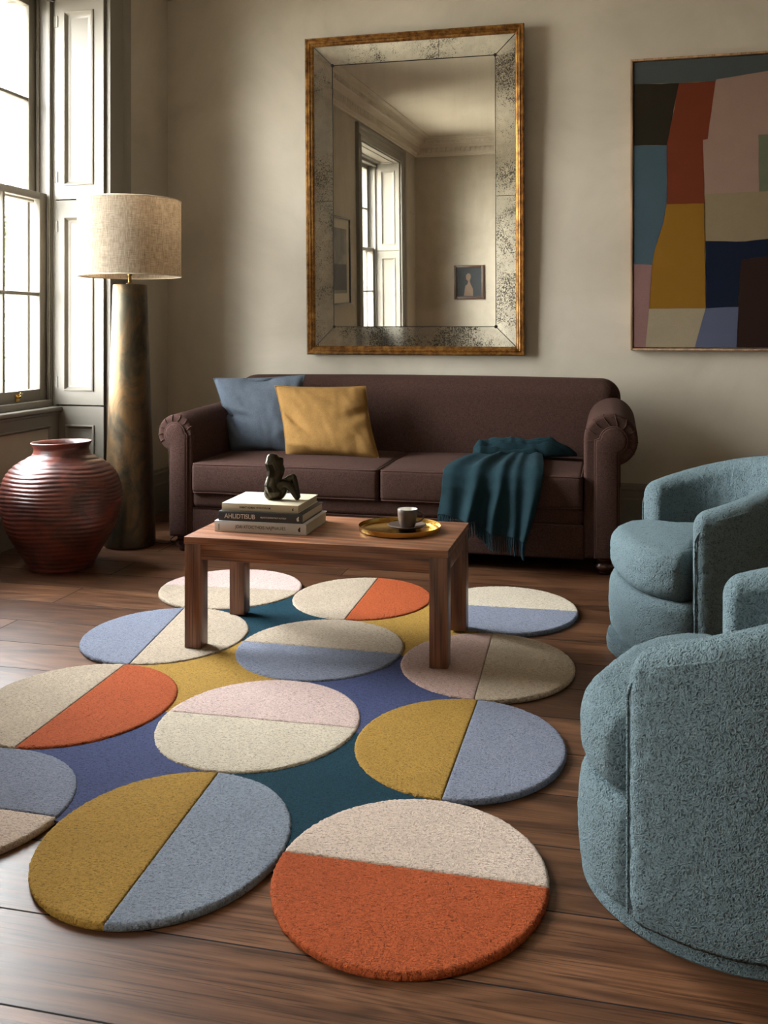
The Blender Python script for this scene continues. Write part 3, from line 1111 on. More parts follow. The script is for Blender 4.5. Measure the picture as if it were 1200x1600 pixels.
def sofa():
    r = root('sofa', (-1.2, 5.5, 0))
    tag(r, 'dark brown wool roll arm sofa with two seat cushions under the mirror', 'sofa')
    off = Vector((1.2, -5.5, 0))

    def O(g, name, mat, angle=None, p=r):
        g.v = [tuple(Vector(q) + (off if p is r else Vector((0, 0, 0))) + (Vector((0, 0, 0)) if p is r else off) ) for q in g.v]
        return g.obj(name, mat, p, angle=angle)
    XI0, XI1 = -2.292, -0.150
    # seat deck and front rail
    g = G().add(moved(soft_box(XI1 - XI0 + 0.01, 0.80, 0.105, 0.035, 4, (30, 8, 3)), ((XI0 + XI1) / 2, 5.395, 0.302)))
    O(g, 'seat_deck', SOFA)
    g = G().add(moved(soft_box(XI1 - XI0 + 0.01, 0.80, 0.175, 0.012, 3, (30, 8, 3)), ((XI0 + XI1) / 2, 5.402, 0.165)))
    O(g, 'base', SOFA)
    g = G().add(tube([(XI0, 5.003, 0.252), (XI1, 5.003, 0.252)], 0.004, 6))
    O(g, 'piping', PIPING)
    # back
    def bend(p):
        q = p.copy()
        s = (p.z + 0.36) / 0.72
        bulge = 0.018 * math.sin(PI * max(0, min(1, s))) * (1 - (p.x / 1.2) ** 4)
        q.y += 0.055 * (s - 0.5) - (bulge if p.y < 0 else 0)
        q.z += 0.010 * math.cos(p.x * 1.3) * max(0, s) 
        return q
    g = G().add(moved(soft_box(2.40, 0.27, 0.72, 0.11, 8, (36, 3, 16), bend), (-1.16, 5.875, 0.597)))
    bk = O(g, 'backrest', SOFA)
    loop = []
    hx, hz, rr = 1.2, 0.36, 0.11
    for k, (sx, sz) in enumerate(((1, 1), (-1, 1))):
        for i in range(10):
            a = PI / 2 * i / 9 + k * PI / 2
            loop.append(bend(Vector((sx * (hx - rr) + rr * math.cos(a), -0.085, (hz - rr) + rr * math.sin(a)))) + Vector((-1.16, 5.875, 0.597)))
        if k == 0:
            for i in range(1, 20):
                x = (hx - rr) - 2 * (hx - rr) * i / 20
                loop.append(bend(Vector((x, -0.085, hz))) + Vector((-1.16, 5.875, 0.597)))
    # seat cushions
    def cushion(x0, x1, nm):
        w, d, h = x1 - x0, 0.80, 0.165
        def f(p):
            q = p.copy()
            e = (1 - (2 * p.x / w) ** 2) * (1 - (2 * p.y / d) ** 2)
            q.z += (0.022 if p.z > 0 else 0.0) * max(0, e) ** 0.6
            fz = 1 - (2 * p.z / h) ** 2
            if p.y < 0:
                q.y -= 0.012 * max(0, fz) * (1 - (2 * p.x / w) ** 2) ** 0.5 if abs(2 * p.x / w) < 1 else 0
            q.z += 0.003 * mn.noise(Vector((p.x * 5 + x0, p.y * 5, p.z * 3)))
            return q
        c = Vector(((x0 + x1) / 2, 5.37, 0.4225))
        g = G().add(moved(soft_box(w, d, h, 0.022, 4, (26, 20, 6), f), c))
        o = O(g, nm, SOFA)
        pp = G()
        for sz in (-1, 1):
            L = []
            rr = 0.024
            hx, hy = w / 2 - 0.004, d / 2 - 0.004
            for k, (sx, sy) in enumerate(((1, 1), (-1, 1), (-1, -1), (1, -1))):
                for i in range(6):
                    a = PI / 2 * i / 5 + k * PI / 2
                    L.append(Vector((sx * (hx - rr) + rr * math.cos(a), sy * (hy - rr) + rr * math.sin(a), sz * (h / 2 - 0.004))) + c)
            dense = []
            for i in range(len(L)):
                a, b = L[i], L[(i + 1) % len(L)]
                k = max(1, int((b - a).length / 0.05))
                for j in range(k):
                    p = a.lerp(b, j / k)
                    p.z += 0.0025 * mn.noise(p * 7)
                    dense.append(p)
            pp.add(tube(dense, 0.0042, 6, True))
        O(pp, 'piping', PIPING, None, o)
    xm = -1.213
    cushion(XI0 + 0.004, xm - 0.004, 'seat_cushion')
    cushion(xm + 0.004, XI1 - 0.004, 'seat_cushion')
    # arms
    def arm(cx, cz, R, so, si, disk, strip, sgn):
        """so outer side x, si inner side x; sgn = -1 left arm"""
        N = 40
        P = []
        # counter clockwise outline for the RIGHT arm; mirrored for left
        m = lambda x: x if sgn > 0 else -x
        CX, SO, SI = m(cx), m(so), m(si)
        zb = 0.085
        P += [(SI + (SO - SI) * i / 6, zb) for i in range(6)]
        # outer side up to the underside of the roll
        aj = math.asin(max(-1, min(1, (SO - CX) / R)))
        zj = cz - R * math.cos(aj)
        P += [(SO, zb + (zj - zb) * i / 10) for i in range(11)]
        t0, t1 = -PI / 2 + aj, PI
        for i in range(1, N + 1):
            t = t0 + (t1 - t0) * i / N
            P.append((CX + R * math.cos(t), cz + R * math.sin(t)))
        P += [(CX - R + (SI - CX + R) * i / 12, cz + (zb - cz) * i / 12) for i in range(1, 12)]
        y0, y1 = 5.0, 5.80
        rings = []
        for k in range(7):
            a = PI / 2 * k / 6
            ins = 0.022 * (1 - math.sin(a))
            rings.append((y0 + 0.022 * (1 - math.cos(a)), ins))
        rings += [(y0 + 0.022 + (y1 - y0 - 0.022) * k / 12, 0) for k in range(1, 13)]
        RR = []
        for y, ins in rings:
            rise = 0.022 * (y - y0) / (y1 - y0)
            RR.append([(m(p[0]), y, p[1] + rise * (max(0, p[1] - 0.3) / 0.4)) for p in offset_poly(P, ins)])
        g = G().add(loft(RR, True, True, True))
        o = fix_normals(O(g, 'arm', SOFA, 50))
        # facing panel
        K = keyhole(m(disk[0]), cz, disk[1], min(m(strip[0]), m(strip[1])), max(m(strip[0]), m(strip[1])), 0.092)
        RR = [[(m(p[0]), y, p[1]) for p in offset_poly(K, ins)] for y, ins in ((5.002, 0), (4.994, 0.0), (4.987, 0.004), (4.984, 0.012))]
        g = G().add(loft(RR, True, False, True))
        fp = fix_normals(O(g, 'facing_panel', SOFA, 50, o))
        g = G().add(tube([(m(p[0]), 4.993, p[1]) for p in K], 0.0048, 6, False))
        O(g, 'piping', PIPING, None, o)
        # pleats gathered round the scroll
        for k in range(9):
            g = G()
            t = -0.5 + k * (PI + 0.6) / 8
            q = []
            for s in range(6):
                rr = disk[1] + 0.006 + (R - disk[1] - 0.004) * s / 5
                yy = 4.9985 if s < 4 else (5.004 if s == 4 else 5.016)
                tt = t + 0.05 * math.sin(s * 0.9 + k)
                cxx = m(disk[0]) + (CX - m(disk[0])) * s / 5
                q.append((m(cxx + rr * math.cos(tt)), yy, cz + rr * math.sin(tt)))
            g.add(tube(q, [0.0012, 0.0026, 0.003, 0.003, 0.003, 0.0015], 6))
            O(g, 'pleat', SOFA, None, o)
    arm(-2.40, 0.665, 0.107, -2.430, XI0, (-2.397, 0.061), (-2.425, -2.325), -1)
    arm(-0.014, 0.690, 0.134, 0.030, XI1, (0.0, 0.068), (-0.092, 0.024), 1)
    foot = [(0, 0.0), (0.030, 0.0), (0.036, 0.006), (0.036, 0.014), (0.048, 0.022), (0.055, 0.038), (0.052, 0.056), (0.040, 0.068), (0.046, 0.074), (0.046, 0.082), (0.034, 0.09), (0, 0.09)]
    for x, y in ((-2.365, 5.065), (-0.045, 5.065), (-2.34, 5.9), (-0.06, 5.9)):
        O(G().add(lathe(foot, 32, x, y)), 'foot', MAHOG, 50)


sofa()


# ------------------------------------------------------------------ scatter cushions
def pillow(name, corners, puff, mat, label, seed, wr):
    """corners TL, TR, BR, BL in world space"""
    TL, TR, BR, BL = [Vector(c) for c in corners]
    cen = (TL + TR + BR + BL) / 4
    nrm = (TR - TL).cross(BL - TL).normalized()
    if nrm.y > 0:
        nrm = -nrm
    r = root(name, (cen.x, cen.y, BL.z))
    tag(r, label, 'cushion', 'scatter cushions on the sofa')
    n = 40
    base = Vector(r.location)
    ref = BL.z

    def P(u, v, side):
        s, t = (u + 1) / 2, (v + 1) / 2
        # edges drawn in between the pointed corners
        pu = u * (1 - 0.055 * (1 - v * v) * abs(u) ** 2)
        pv = v * (1 - 0.045 * (1 - u * u) * abs(v) ** 2)
        s, t = (pu + 1) / 2, (pv + 1) / 2
        q = (TL.lerp(TR, s)).lerp(BL.lerp(BR, s), 1 - t) if False else (BL.lerp(BR, s)).lerp(TL.lerp(TR, s), t)
        e = max(0, (1 - u * u) * (1 - v * v))
        th = puff * e ** 0.42 * (1.0 - 0.18 * v)
        w = 0
        for (a, b, cx, cy, amp, wd) in wr:
            d = (u - cx) * a + (v - cy) * b
            l = -(u - cx) * b + (v - cy) * a
            w += 1.9 * amp * math.exp(-(d / wd) ** 2) * math.exp(-(l / 0.45) ** 2)
        w += 0.010 * mn.noise(Vector((u * 2.2 + seed, v * 2.2, side))) + 0.005 * mn.noise(Vector((u * 6 + seed, v * 4 + u * 2, side)))
        return q + nrm * side * (th + (w if e > 0.02 else w * e * 50)) 
    g = G()
    for side in (1, -1):
        v = [P(-1 + 2 * i / n, -1 + 2 * j / n, side) - base for j in range(n + 1) for i in range(n + 1)]
        f = [(j * (n + 1) + i, j * (n + 1) + i + 1, (j + 1) * (n + 1) + i + 1, (j + 1) * (n + 1) + i) for j in range(n) for i in range(n)]
        g.add((v, f))
    fix_normals(g.obj('cover', mat, r, angle=None))
    loop = []
    for k in range(4):
        for i in range(24):
            t = -1 + 2 * i / 24
            u, v = ((t, -1), (1, t), (-t, 1), (-1, -t))[k]
            loop.append(P(u, v, 1) - base)
    G().add(tube(loop, 0.004, 6, True)).obj('piping', mat, r, angle=None)
    return r


pillow('scatter_cushion', [(-2.425, 5.60, 0.945), (-1.84, 5.63, 0.972), (-1.865, 5.49, 0.505), (-2.262, 5.49, 0.512)], 0.085, BLUE,
       'slate blue linen cushion against the left sofa arm', 1, [(0.9, 0.45, -0.75, -0.1, -0.022, 0.10), (0.3, 0.95, -0.6, -0.05, -0.018, 0.10), (0.1, 1, 0.0, 0.98, -0.02, 0.3)])
pillow('scatter_cushion', [(-1.975, 5.47, 0.912), (-1.437, 5.56, 0.912), (-1.305, 5.36, 0.512), (-1.855, 5.33, 0.512)], 0.085, MUST,
       'mustard yellow linen cushion in front of the blue one', 2, [(0.8, 0.6, -0.75, 0.05, -0.018, 0.10), (0.4, -0.9, 0.85, 0.2, -0.012, 0.12), (0.3, 0.95, -0.75, -0.75, 0.014, 0.12)])


# ------------------------------------------------------------------ throw
def throw():
    r = root('throw_blanket', (-0.6, 5.3, 0.5))
    tag(r, 'teal wool throw with fringe draped over the right seat cushion', 'blanket')
    base = Vector((-0.6, 5.3, 0.5))
    NU, NV = 90, 80
    key = [(0.0, 5.56, 0.552), (0.14, 5.44, 0.549), (0.30, 5.27, 0.547), (0.44, 5.08, 0.535), (0.49, 4.985, 0.520), (0.525, 4.948, 0.490), (0.57, 4.938, 0.44), (1.0, 4.925, 0.0)]

    def hem(u):
        return 0.292 - 0.03 * u - 0.085 * (1 / (1 + math.exp(-(u - 0.55) * 9))) + 0.008 * math.sin(u * 17)

    def S_(u, v):
        for (a, ya, za), (b, yb, zb) in zip(key, key[1:]):
            if v <= b:
                t = (v - a) / (b - a)
                y, z = ya + (yb - ya) * t, za + (zb - za) * t
                break
        if v > 0.57:
            t = (v - 0.57) / 0.43
            z = 0.44 + (hem(u) - 0.44) * t
            y = 4.938 - 0.012 * t
        hang = max(0, min(1, (v - 0.47) / 0.1))
        if v < 0.5:
            k = v / 0.5
            x0, x1 = -0.735 + (-0.868 + 0.735) * k ** 1.5, -0.40 + (-0.352 + 0.40) * k
        else:
            k = (v - 0.5) / 0.5
            x0, x1 = -0.868 - 0.008 * k, -0.352 - 0.075 * k
        x = x0 + (x1 - x0) * u
        d = 0.0
        for uk, sl, w, a in ((0.10, -0.10, 0.09, 0.5), (0.36, 0.10, 0.06, 1.15), (0.47, 0.02, 0.045, -0.2), (0.60, -0.06, 0.065, 1.0), (0.76, -0.14, 0.05, 0.65), (0.93, -0.06, 0.07, 0.9)):
            c = uk + sl * (0.5 - v)
            d += a * math.exp(-((u - c) / w) ** 2)
        amp = 0.014 + 0.026 * max(0, min(1, (v - 0.25) / 0.6))
        d = (d + 0.25 * mn.noise(Vector((u * 6, v * 5, 3.3)))) * amp
        d = max(d, -0.004) + 0.005
        x += 0.012 * math.sin(u * 12 + v * 4) * v
        return Vector((x, y - d * hang - 0.008 * hang, z + d * (1 - hang))), d
    v, f = [], []
    for j in range(NV + 1):
        for i in range(NU + 1):
            v.append(S_(i / NU, j / NV)[0] - base)
    for j in range(NV):
        for i in range(NU):
            a = j * (NU + 1) + i
            f.append((a, a + 1, a + NU + 2, a + NU + 1))
    # rear bunch: folded layers lying along the seat in front of the backrest
    g = G().add((v, f))

    def roll(path, wy, wz, seed, nn=28):
        rings = []
        m = len(path)
        K = 36
        for k in range(K + 1):
            t = k / K * (m - 1)
            i = min(int(t), m - 2)
            q = t - i
            q = q * q * (3 - 2 * q)
            c = Vector(path[i]).lerp(Vector(path[i + 1]), q)
            e = math.sin(PI * (0.06 + 0.88 * k / K)) ** 0.45
            ring = []
            for s in range(nn):
                a = 2 * PI * s / nn
                fold = 1 + 0.10 * math.sin(3 * a + seed + k * 0.25) + 0.22 * mn.noise(Vector((math.cos(a) * 1.2 + seed, math.sin(a) * 1.2, k * 0.16)))
                ring.append(c + Vector((0, wy * e * fold * math.cos(a), wz * e * fold * math.sin(a))) - base)
            rings.append(ring)
        g.add(loft(rings, True, True, True))
    NX, NY = 110, 70
    v2, f2 = [], []
    for j in range(NY + 1):
        for i in range(NX + 1):
            a, b = i / NX, -1 + 2 * j / NY
            x = -0.775 + 0.575 * a
            yc = 5.475 + 0.075 * a + 0.015 * math.sin(a * 7)
            hw = 0.145 * (1 - 0.72 * a ** 1.3) * min(1, (a + 0.02) / 0.10) ** 0.5 * min(1, (1.02 - a) / 0.08) ** 0.5
            y = yc + hw * b
            env = max(0.0, 1 - b * b) ** 0.5 * min(1, (a + 0.01) / 0.07) ** 0.5 * min(1, (1.01 - a) / 0.25) ** 0.7
            q = 2.4 * (b + 1) + 0.9 * mn.noise(Vector((a * 3.2, b * 0.8, 1.7))) + 1.3 * a
            ph = q - math.floor(q)
            ridge = (ph ** 0.6) * (1 - max(0, (ph - 0.82) / 0.18) ** 2)
            z = 0.538 + env * (0.042 + 0.036 * ridge + 0.016 * (b + 1) + 0.018 * mn.noise(Vector((x * 11, y * 16, 0.4))) + 0.012 * mn.noise(Vector((x * 24, y * 10, 4.0))))
            v2.append(Vector((x + 0.012 * mn.noise(Vector((y * 20, x * 8, 2))), y - 0.022 * ridge * env, z)) - base)
    for j in range(NY):
        for i in range(NX):
            a = j * (NX + 1) + i
            f2.append((a, a + 1, a + NX + 2, a + NX + 1))
    g.add((v2, f2))
    o = g.obj('cloth', TEALW, r, angle=None)
    md = o.modifiers.new('thick', 'SOLIDIFY')
    md.thickness = 0.004
    md.offset = 0
    # knotted fringe along the hem
    g = G()
    R = random.Random(3)
    for k in range(62):
        u = (k + 0.5) / 62
        p = S_(u, 1.0)[0] - base
        L = R.uniform(0.062, 0.078) + 0.022 * u
        L = min(L, p.z + base.z - 0.02)
        dx, dy = R.uniform(-0.006, 0.006), R.uniform(-0.004, 0.003)
        pts = [p + Vector((dx * t + 0.002 * math.sin(t * 7 + k), dy * t, -L * t + 0.004)) for t in (0, 0.15, 0.4, 0.7, 1.0)]
        g.add(tube(pts, [0.0025, 0.0036, 0.0034, 0.0032, 0.0022], 6))
    g.obj('fringe', TEALW, r, angle=None)


throw()


# ------------------------------------------------------------------ coffee table
def table():
    x0, x1, y0, y1, zt, zr = -1.617, -0.583, 3.446, 3.967, 0.45, 0.0196
    cx, cy = (x0 + x1) / 2, (y0 + y1) / 2
    r = root('coffee_table', (cx, cy, zr))
    tag(r, 'rectangular walnut coffee table standing on the patterned rug', 'table')
    a, b, h = (x1 - x0) / 2, (y1 - y0) / 2, zt - zr
    G().add(box(-a, a, -b, b, h - 0.028, h, 0.0025)).obj('tabletop', WAL_X, r)
    G().add(box(-a + 0.068, a - 0.068, -b + 0.006, -b + 0.026, h - 0.088, h - 0.0285, 0.002)).obj('apron', WAL_X, r)
    G().add(box(-a + 0.068, a - 0.068, b - 0.026, b - 0.006, h - 0.088, h - 0.0285, 0.002)).obj('apron', WAL_X, r)
    for s in (-1, 1):
        lo, hi = sorted((s * (a - 0.006), s * (a - 0.026)))
        G().add(box(lo, hi, -b + 0.068, b - 0.068, h - 0.088, h - 0.0285, 0.002)).obj('apron', WAL_X, r)
    for sx in (-1, 1):
        for sy in (-1, 1):
            xx, yy = sorted((sx * (a - 0.002), sx * (a - 0.070))), sorted((sy * (b - 0.002), sy * (b - 0.070)))
            G().add(box(xx[0], xx[1], yy[0], yy[1], 0, h - 0.0285, 0.0025)).obj('leg', WAL_Z, r)


table()


# ------------------------------------------------------------------ books
def book(x, y, z, rz, w, d, h, cover, label, inks):
    """spine faces -Y; x,y = front left corner; w spine length, d depth"""
    r = root('book', (x, y, z), rz)
    tag(r, label, 'book', 'books stacked on the coffee table')
    t = 0.003
    g = G()
    g.add(box(0, w, 0, d, 0, t, 0.0008)).add(box(0, w, 0, d, h - t, h, 0.0008)).add(box(0, w, 0, t + .001, 0.0005, h - 0.0005, 0.0008))
    g.obj('cover', cover, r)
    G().add(box(0.004, w - 0.004, t, d - 0.004, t, h - t)).obj('pages', PAPER, r, smooth=False)
    for nm, body, size, px, pz, ink, sx, bold in inks:
        text(nm, body, size, (px, -0.0006, pz), ink, r, sx=sx, bold=bold)
    return r


def emblem(r, x, z, s, ink):
    pts = [(-.1, -1), (.55, -.7), (.35, .1), (.5, .7), (.15, 1.0), (-.1, .55), (-.55, .1), (-.45, -.5)]
    n = len(pts)
    v = [(x + p[0] * s, -0.0008, z + p[1] * s) for p in pts] + [(x + p[0] * s, 0.0, z + p[1] * s) for p in pts]
    fix_normals(G().add((v, [tuple(range(n))] + [(i, (i + 1) % n, n + (i + 1) % n, n + i) for i in range(n)])).obj('emblem', ink, r, smooth=False))


rzb = 0.012
b1 = book(-1.541, 3.565, 0.4505, rzb, 0.380, 0.292, 0.0425, GREYC, 'pale grey book at the bottom of the coffee table stack',
          [('title', 'JOAI XTOICTHOIS NAJPNAUIES', 0.0185, 0.088, 0.0215, INKD, 0.80, 0.0)])
emblem(b1, 0.352, 0.021, 0.010, INKD)
text('imprint', 'IOAIAIN', 0.0085, (0.019, -0.0006, 0.0055), INKD, b1, rot=(PI / 2, -PI / 2, 0), sx=0.8)
b2 = book(-1.527, 3.571, 0.4934, rzb, 0.349, 0.285, 0.036, CHARC, 'charcoal book with white lettering in the middle of the stack',
          [('title', 'AHLIDTISUB', 0.0255, 0.026, 0.0180, INKW, 0.92, 0.0004), ('subtitle', 'MIJUNOTUROKRUTMUT NUTODIT', 0.0085, 0.176, 0.0175, INKW, 0.80, 0.0001)])
emblem(b2, 0.330, 0.018, 0.010, INKW)
b3 = book(-1.518, 3.585, 0.5297, rzb, 0.318, 0.268, 0.031, CREAMC, 'cream book at the top of the stack under the bronze figure',
          [('title', 'SAMAT ADMAS VITRODINAM', 0.0115, 0.074, 0.0155, INKD, 0.86, 0.0002)])
emblem(b3, 0.296, 0.0155, 0.006, INKD)
text('cover_title', 'SAMAT ADMAS\nVITRODINAM', 0.020, (0.05, 0.17, 0.0311), INKG, b3, rot=(0, 0, 0.0), sx=0.9)


# ------------------------------------------------------------------ bronze figure
def sculpture():
    x, y, z = -1.325, 3.70, 0.5610
    r = root('bronze_sculpture', (x, y, z), math.radians(13.4))
    tag(r, 'small dark bronze abstract reclining figure on top of the books', 'sculpture')
    bm = bmesh.new()
    k = 0.00256 / 5.714     # zoomed px -> metres
    def M(px, py):
        return ((px - 560) * k, (523 - py) * k)

    def blob(path, seg=10):
        for (a, b) in zip(path, path[1:]):
            for i in range(seg + 1):
                t = i / seg
                px, py, r1, dy, sq = [a[q] + (b[q] - a[q]) * t for q in range(5)]
                X, Z = M(px, py)
                m = Matrix.Translation((X, dy, Z)) @ Matrix.Diagonal((r1 * k, r1 * k * sq, r1 * k, 1))
                bmesh.ops.create_icosphere(bm, subdivisions=2, radius=1.13, matrix=m)
    # (px, py, radius px, depth offset, depth squash)
    blob([(545, 455, 66, 0, .95), (530, 450, 72, 0, .95), (512, 400, 66, 0, .95), (528, 330, 62, .002, .9), (545, 260, 74, .003, .85), (525, 205, 72, .003, .8), (520, 172, 58, .002, .8), (503, 150, 38, 0, .8)])
    blob([(545, 200, 62, .003, .8), (578, 190, 34, .004, .9), (586, 168, 26, .004, .9)])
    blob([(500, 470, 58, 0, .9), (575, 478, 48, .002, .9), (605, 440, 44, .002, .9)])
    blob([(560, 410, 52, -.006, .8), (610, 378, 38, -.008, .8), (655, 390, 36, -.010, .75), (690, 425, 32, -.011, .75), (715, 465, 27, -.012, .8), (738, 502, 24, -.012, .9)])
    blob([(620, 380, 34, .010, .8), (665, 345, 34, .014, .8), (695, 335, 34, .014, .8), (712, 390, 32, .012, .8), (730, 450, 26, .008, .8), (745, 500, 22, .004, .9)])
    me = bpy.data.meshes.new('figure')
    bm.to_mesh(me)
    bm.free()
    t = bpy.data.objects.new('figure', me)
    COL.objects.link(t)
    md = t.modifiers.new('r', 'REMESH')
    md.mode = 'VOXEL'
    md.voxel_size = 0.0018
    sm = t.modifiers.new('s', 'SMOOTH')
    sm.factor = 0.5
    sm.iterations = 7
    bpy.context.view_layer.update()
    e = bpy.data.meshes.new_from_object(t.evaluated_get(bpy.context.evaluated_depsgraph_get()))
    bpy.data.objects.remove(t)
    zmin = min(v.co.z for v in e.vertices)
    vs = [(v.co.x, v.co.y, max(0.0, v.co.z - zmin - 0.0035)) for v in e.vertices]
    fs = [tuple(p.vertices) for p in e.polygons]
    mk('figure', vs, fs, BRONZE, r)


sculpture()

# ------------------------------------------------------------------ tray, saucer, cup
TX, TY = -0.829, 3.752
r = root('round_tray', (TX, TY, 0.4502))
tag(r, 'round brass tray with upright rim on the coffee table', 'tray')
G().add(lathe([(0, 0), (0.155, 0), (0.1625, 0.004), (0.1645, 0.020), (0.1645, 0.0225), (0.1625, 0.0225), (0.160, 0.008), (0.153, 0.0035), (0, 0.0035)], 96)).obj('tray_body', BRASS, r, angle=40)
SX, SY = TX + 0.026, TY + 0.016
r = root('saucer', (SX, SY, 0.4538))
tag(r, 'small brown stoneware saucer on the brass tray', 'saucer')
G().add(lathe([(0, 0), (0.034, 0), (0.036, 0.003), (0.06, 0.009), (0.077, 0.0165), (0.078, 0.018), (0.0765, 0.019), (0.058, 0.0125), (0.034, 0.0068), (0.030, 0.0055), (0, 0.0055)], 64)).obj('saucer_body', CUPB, r, angle=50)
r = root('coffee_cup', (SX + 0.002, SY, 0.4594), math.radians(13.4))
tag(r, 'brown stoneware cup with white inside, standing on the saucer', 'cup')
G().add(lathe([(0, 0.0), (0.024, 0.0), (0.027, 0.002), (0.033, 0.014), (0.0375, 0.034), (0.0395, 0.056), (0.0405, 0.074), (0.0398, 0.0752), (0.0388, 0.0745)], 64)).obj('cup_body', CUPB, r, angle=60)
G().add(lathe([(0.0390, 0.0748), (0.0378, 0.056), (0.035, 0.034), (0.030, 0.014), (0.022, 0.006), (0, 0.005)], 64)).obj('inner_glaze', GLAZE, r, angle=60)
hp = []
for i in range(15):
    a = PI / 2 - i / 14 * PI * 1.02
    hp.append((0.038 + 0.027 * math.cos(a) - 0.004 * (i / 14), -0.004, 0.044 + 0.021 * math.sin(a) + (0.002 if i == 0 else 0)))
hp = [(0.0375, -0.003, 0.067)] + hp + [(0.0335, -0.003, 0.020)]
G().add(tube(hp, 0.0036, 10)).obj('handle', CUPB, r)


# ------------------------------------------------------------------ rug
def rug():
    cols = {'pink': lin(204, 180, 172), 'beige': lin(178, 162, 142), 'cream': lin(200, 188, 168), 'orange': lin(164, 80, 44), 'peri': lin(124, 129, 144), 'blue': lin(128, 136, 148),
            'must': lin(162, 127, 60), 'teal': lin(22, 54, 66), 'indigo': lin(68, 75, 108), 'rose': lin(180, 152, 142), 'shell': lin(204, 184, 168)}
    keys = list(cols)
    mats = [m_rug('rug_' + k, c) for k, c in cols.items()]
    disc = {(0, 0): (-1.781, 4.318, .336, .350), (0, 1): (-1.128, 4.300, .317, .351), (0, 2): (-.475, 4.277, .325, .363),
            (1, 0): (-1.767, 3.603, .327, .362), (1, 1): (-1.107, 3.586, .322, .361), (1, 2): (-.454, 3.556, .319, .355),
            (2, 0): (-1.735, 2.876, .322, .361), (2, 1): (-1.086, 2.866, .315, .357), (2, 2): (-.445, 2.848, .312, .351),
            (3, 0): (-1.690, 2.186, .318, .326), (3, 1): (-1.058, 2.157, .297, .350), (3, 2): (-.449, 2.144, .311, .348)}
    # split: point on the chord, direction angle, colour on the left of the direction, colour on its right
    spl = {(0, 0): ((-1.78, 4.31), 4, 'pink', 'beige'), (0, 1): ((-1.125, 4.30), 92, 'beige', 'orange'), (0, 2): ((-.45, 4.29), 2, 'cream', 'peri'),
           (1, 0): ((-1.795, 3.6), 99, 'peri', 'beige'), (1, 1): ((-1.11, 3.58), 0, 'beige', 'peri'), (1, 2): ((-.465, 3.55), 92, 'rose', 'beige'),
           (2, 0): ((-1.735, 2.88), 92.5, 'beige', 'orange'), (2, 1): ((-1.08, 2.875), 1.2, 'pink', 'cream'), (2, 2): ((-.44, 2.84), 90, 'must', 'peri'),
           (3, 0): ((-1.55, 2.185), -1, 'peri', 'shell'), (3, 1): ((-1.05, 2.16), 93.5, 'must', 'blue'), (3, 2): ((-.445, 2.16), -0.4, 'shell', 'orange')}
    gap = {(0, 0): 'teal', (0, 1): 'must', (1, 0): 'must', (1, 1): 'indigo', (2, 0): 'indigo', (2, 1): 'teal'}
    T = 0.0185
    ctr = Vector((-1.11, 3.2, 0))
    g = G()
    for (i, j), c in gap.items():
        q = [disc[k] for k in ((i, j), (i, j + 1), (i + 1, j + 1), (i + 1, j))]
        P = [(p[0], p[1]) for p in q]
        v = [(x, y, T - 0.006) for x, y in P] + [(x, y, 0.0) for x, y in P]
        g.add((v, [(3, 2, 1, 0), (0, 1, 5, 4), (1, 2, 6, 5), (2, 3, 7, 6), (3, 0, 4, 7)]), keys.index(c))
    for key, (cx, cy, rx, ry) in disc.items():
        (px, py), ang, cl, cr = spl[key]
        a = math.radians(ang)
        d = Vector((math.cos(a), math.sin(a)))
        # work on the unit circle
        P0 = Vector(((px - cx) / rx, (py - cy) / ry))
        D = Vector((d.x / rx, d.y / ry)).normalized()
        for side, col in ((1, cl), (-1, cr)):
            Nv = Vector((-D.y, D.x)) * side
            rings = [(0.004, 0.0), (0.0, 0.004), (0.0, T - 0.006), (0.003, T - 0.0022), (0.0075, T - 0.0003), (0.014, T)]
            m_ = (rx + ry) / 2
            prev_rings = []
            NA, NB = 340, 130
            off0 = P0.dot(Nv)

            def outline(ins):
                R = 1 - ins / m_
                o = off0 + ins / m_ * (0.55 if ins < 0.01 else 0.7)
                o = min(o, R - 0.02)
                if o < -R:
                    o = -R
                al = math.acos(o / R)
                th = math.atan2(Nv.y, Nv.x)
                pts = []
                for i in range(NA):
                    t = th - al + 2 * al * i / NA
                    pts.append(Vector((R * math.cos(t), R * math.sin(t))))
                A = Vector((R * math.cos(th + al), R * math.sin(th + al)))
                B = Vector((R * math.cos(th - al), R * math.sin(th - al)))
                for i in range(NB):
                    pts.append(A.lerp(B, i / NB))
                return pts
            RR = []
            for ins, z in rings:
                ring = []
                for idx, p in enumerate(outline(ins)):
                    x, y = cx + p.x * rx, cy + p.y * ry
                    jx = mn.noise(Vector((x * 120, y * 120, z * 300))) * 0.0030 if 0 < z else 0
                    jz = mn.noise(Vector((x * 150, y * 150, 9 + z * 100))) * 0.0016 if z > T - 0.004 else 0
                    ring.append((x + jx * p.x, y + jx * p.y, z + jz))
                RR.append(ring)
            # fill inward towards the centroid
            last = RR[-1]
            n = len(last)
            mx, my = sum(p[0] for p in last) / n, sum(p[1] for p in last) / n
            for s in (0.75, 0.5, 0.25):
                RR.append([(mx + (p[0] - mx) * s, my + (p[1] - my) * s, T + 0.0006 * mn.noise(Vector((p[0] * 40, p[1] * 40, s)))) for p in last])
            v, f = loft(RR, True)
            k = len(v)
            v.append(Vector((mx, my, T)))
            b = (len(RR) - 1) * n
            f += [(b + i, b + (i + 1) % n, k) for i in range(n)]
            g.add((v, f), keys.index(col))
    g.v = [(p[0] - ctr.x, p[1] - ctr.y, p[2]) for p in g.v]
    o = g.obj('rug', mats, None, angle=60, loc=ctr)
    tag(o, 'tufted wool rug of touching two-tone circles lying on the walnut floor', 'rug')


rug()


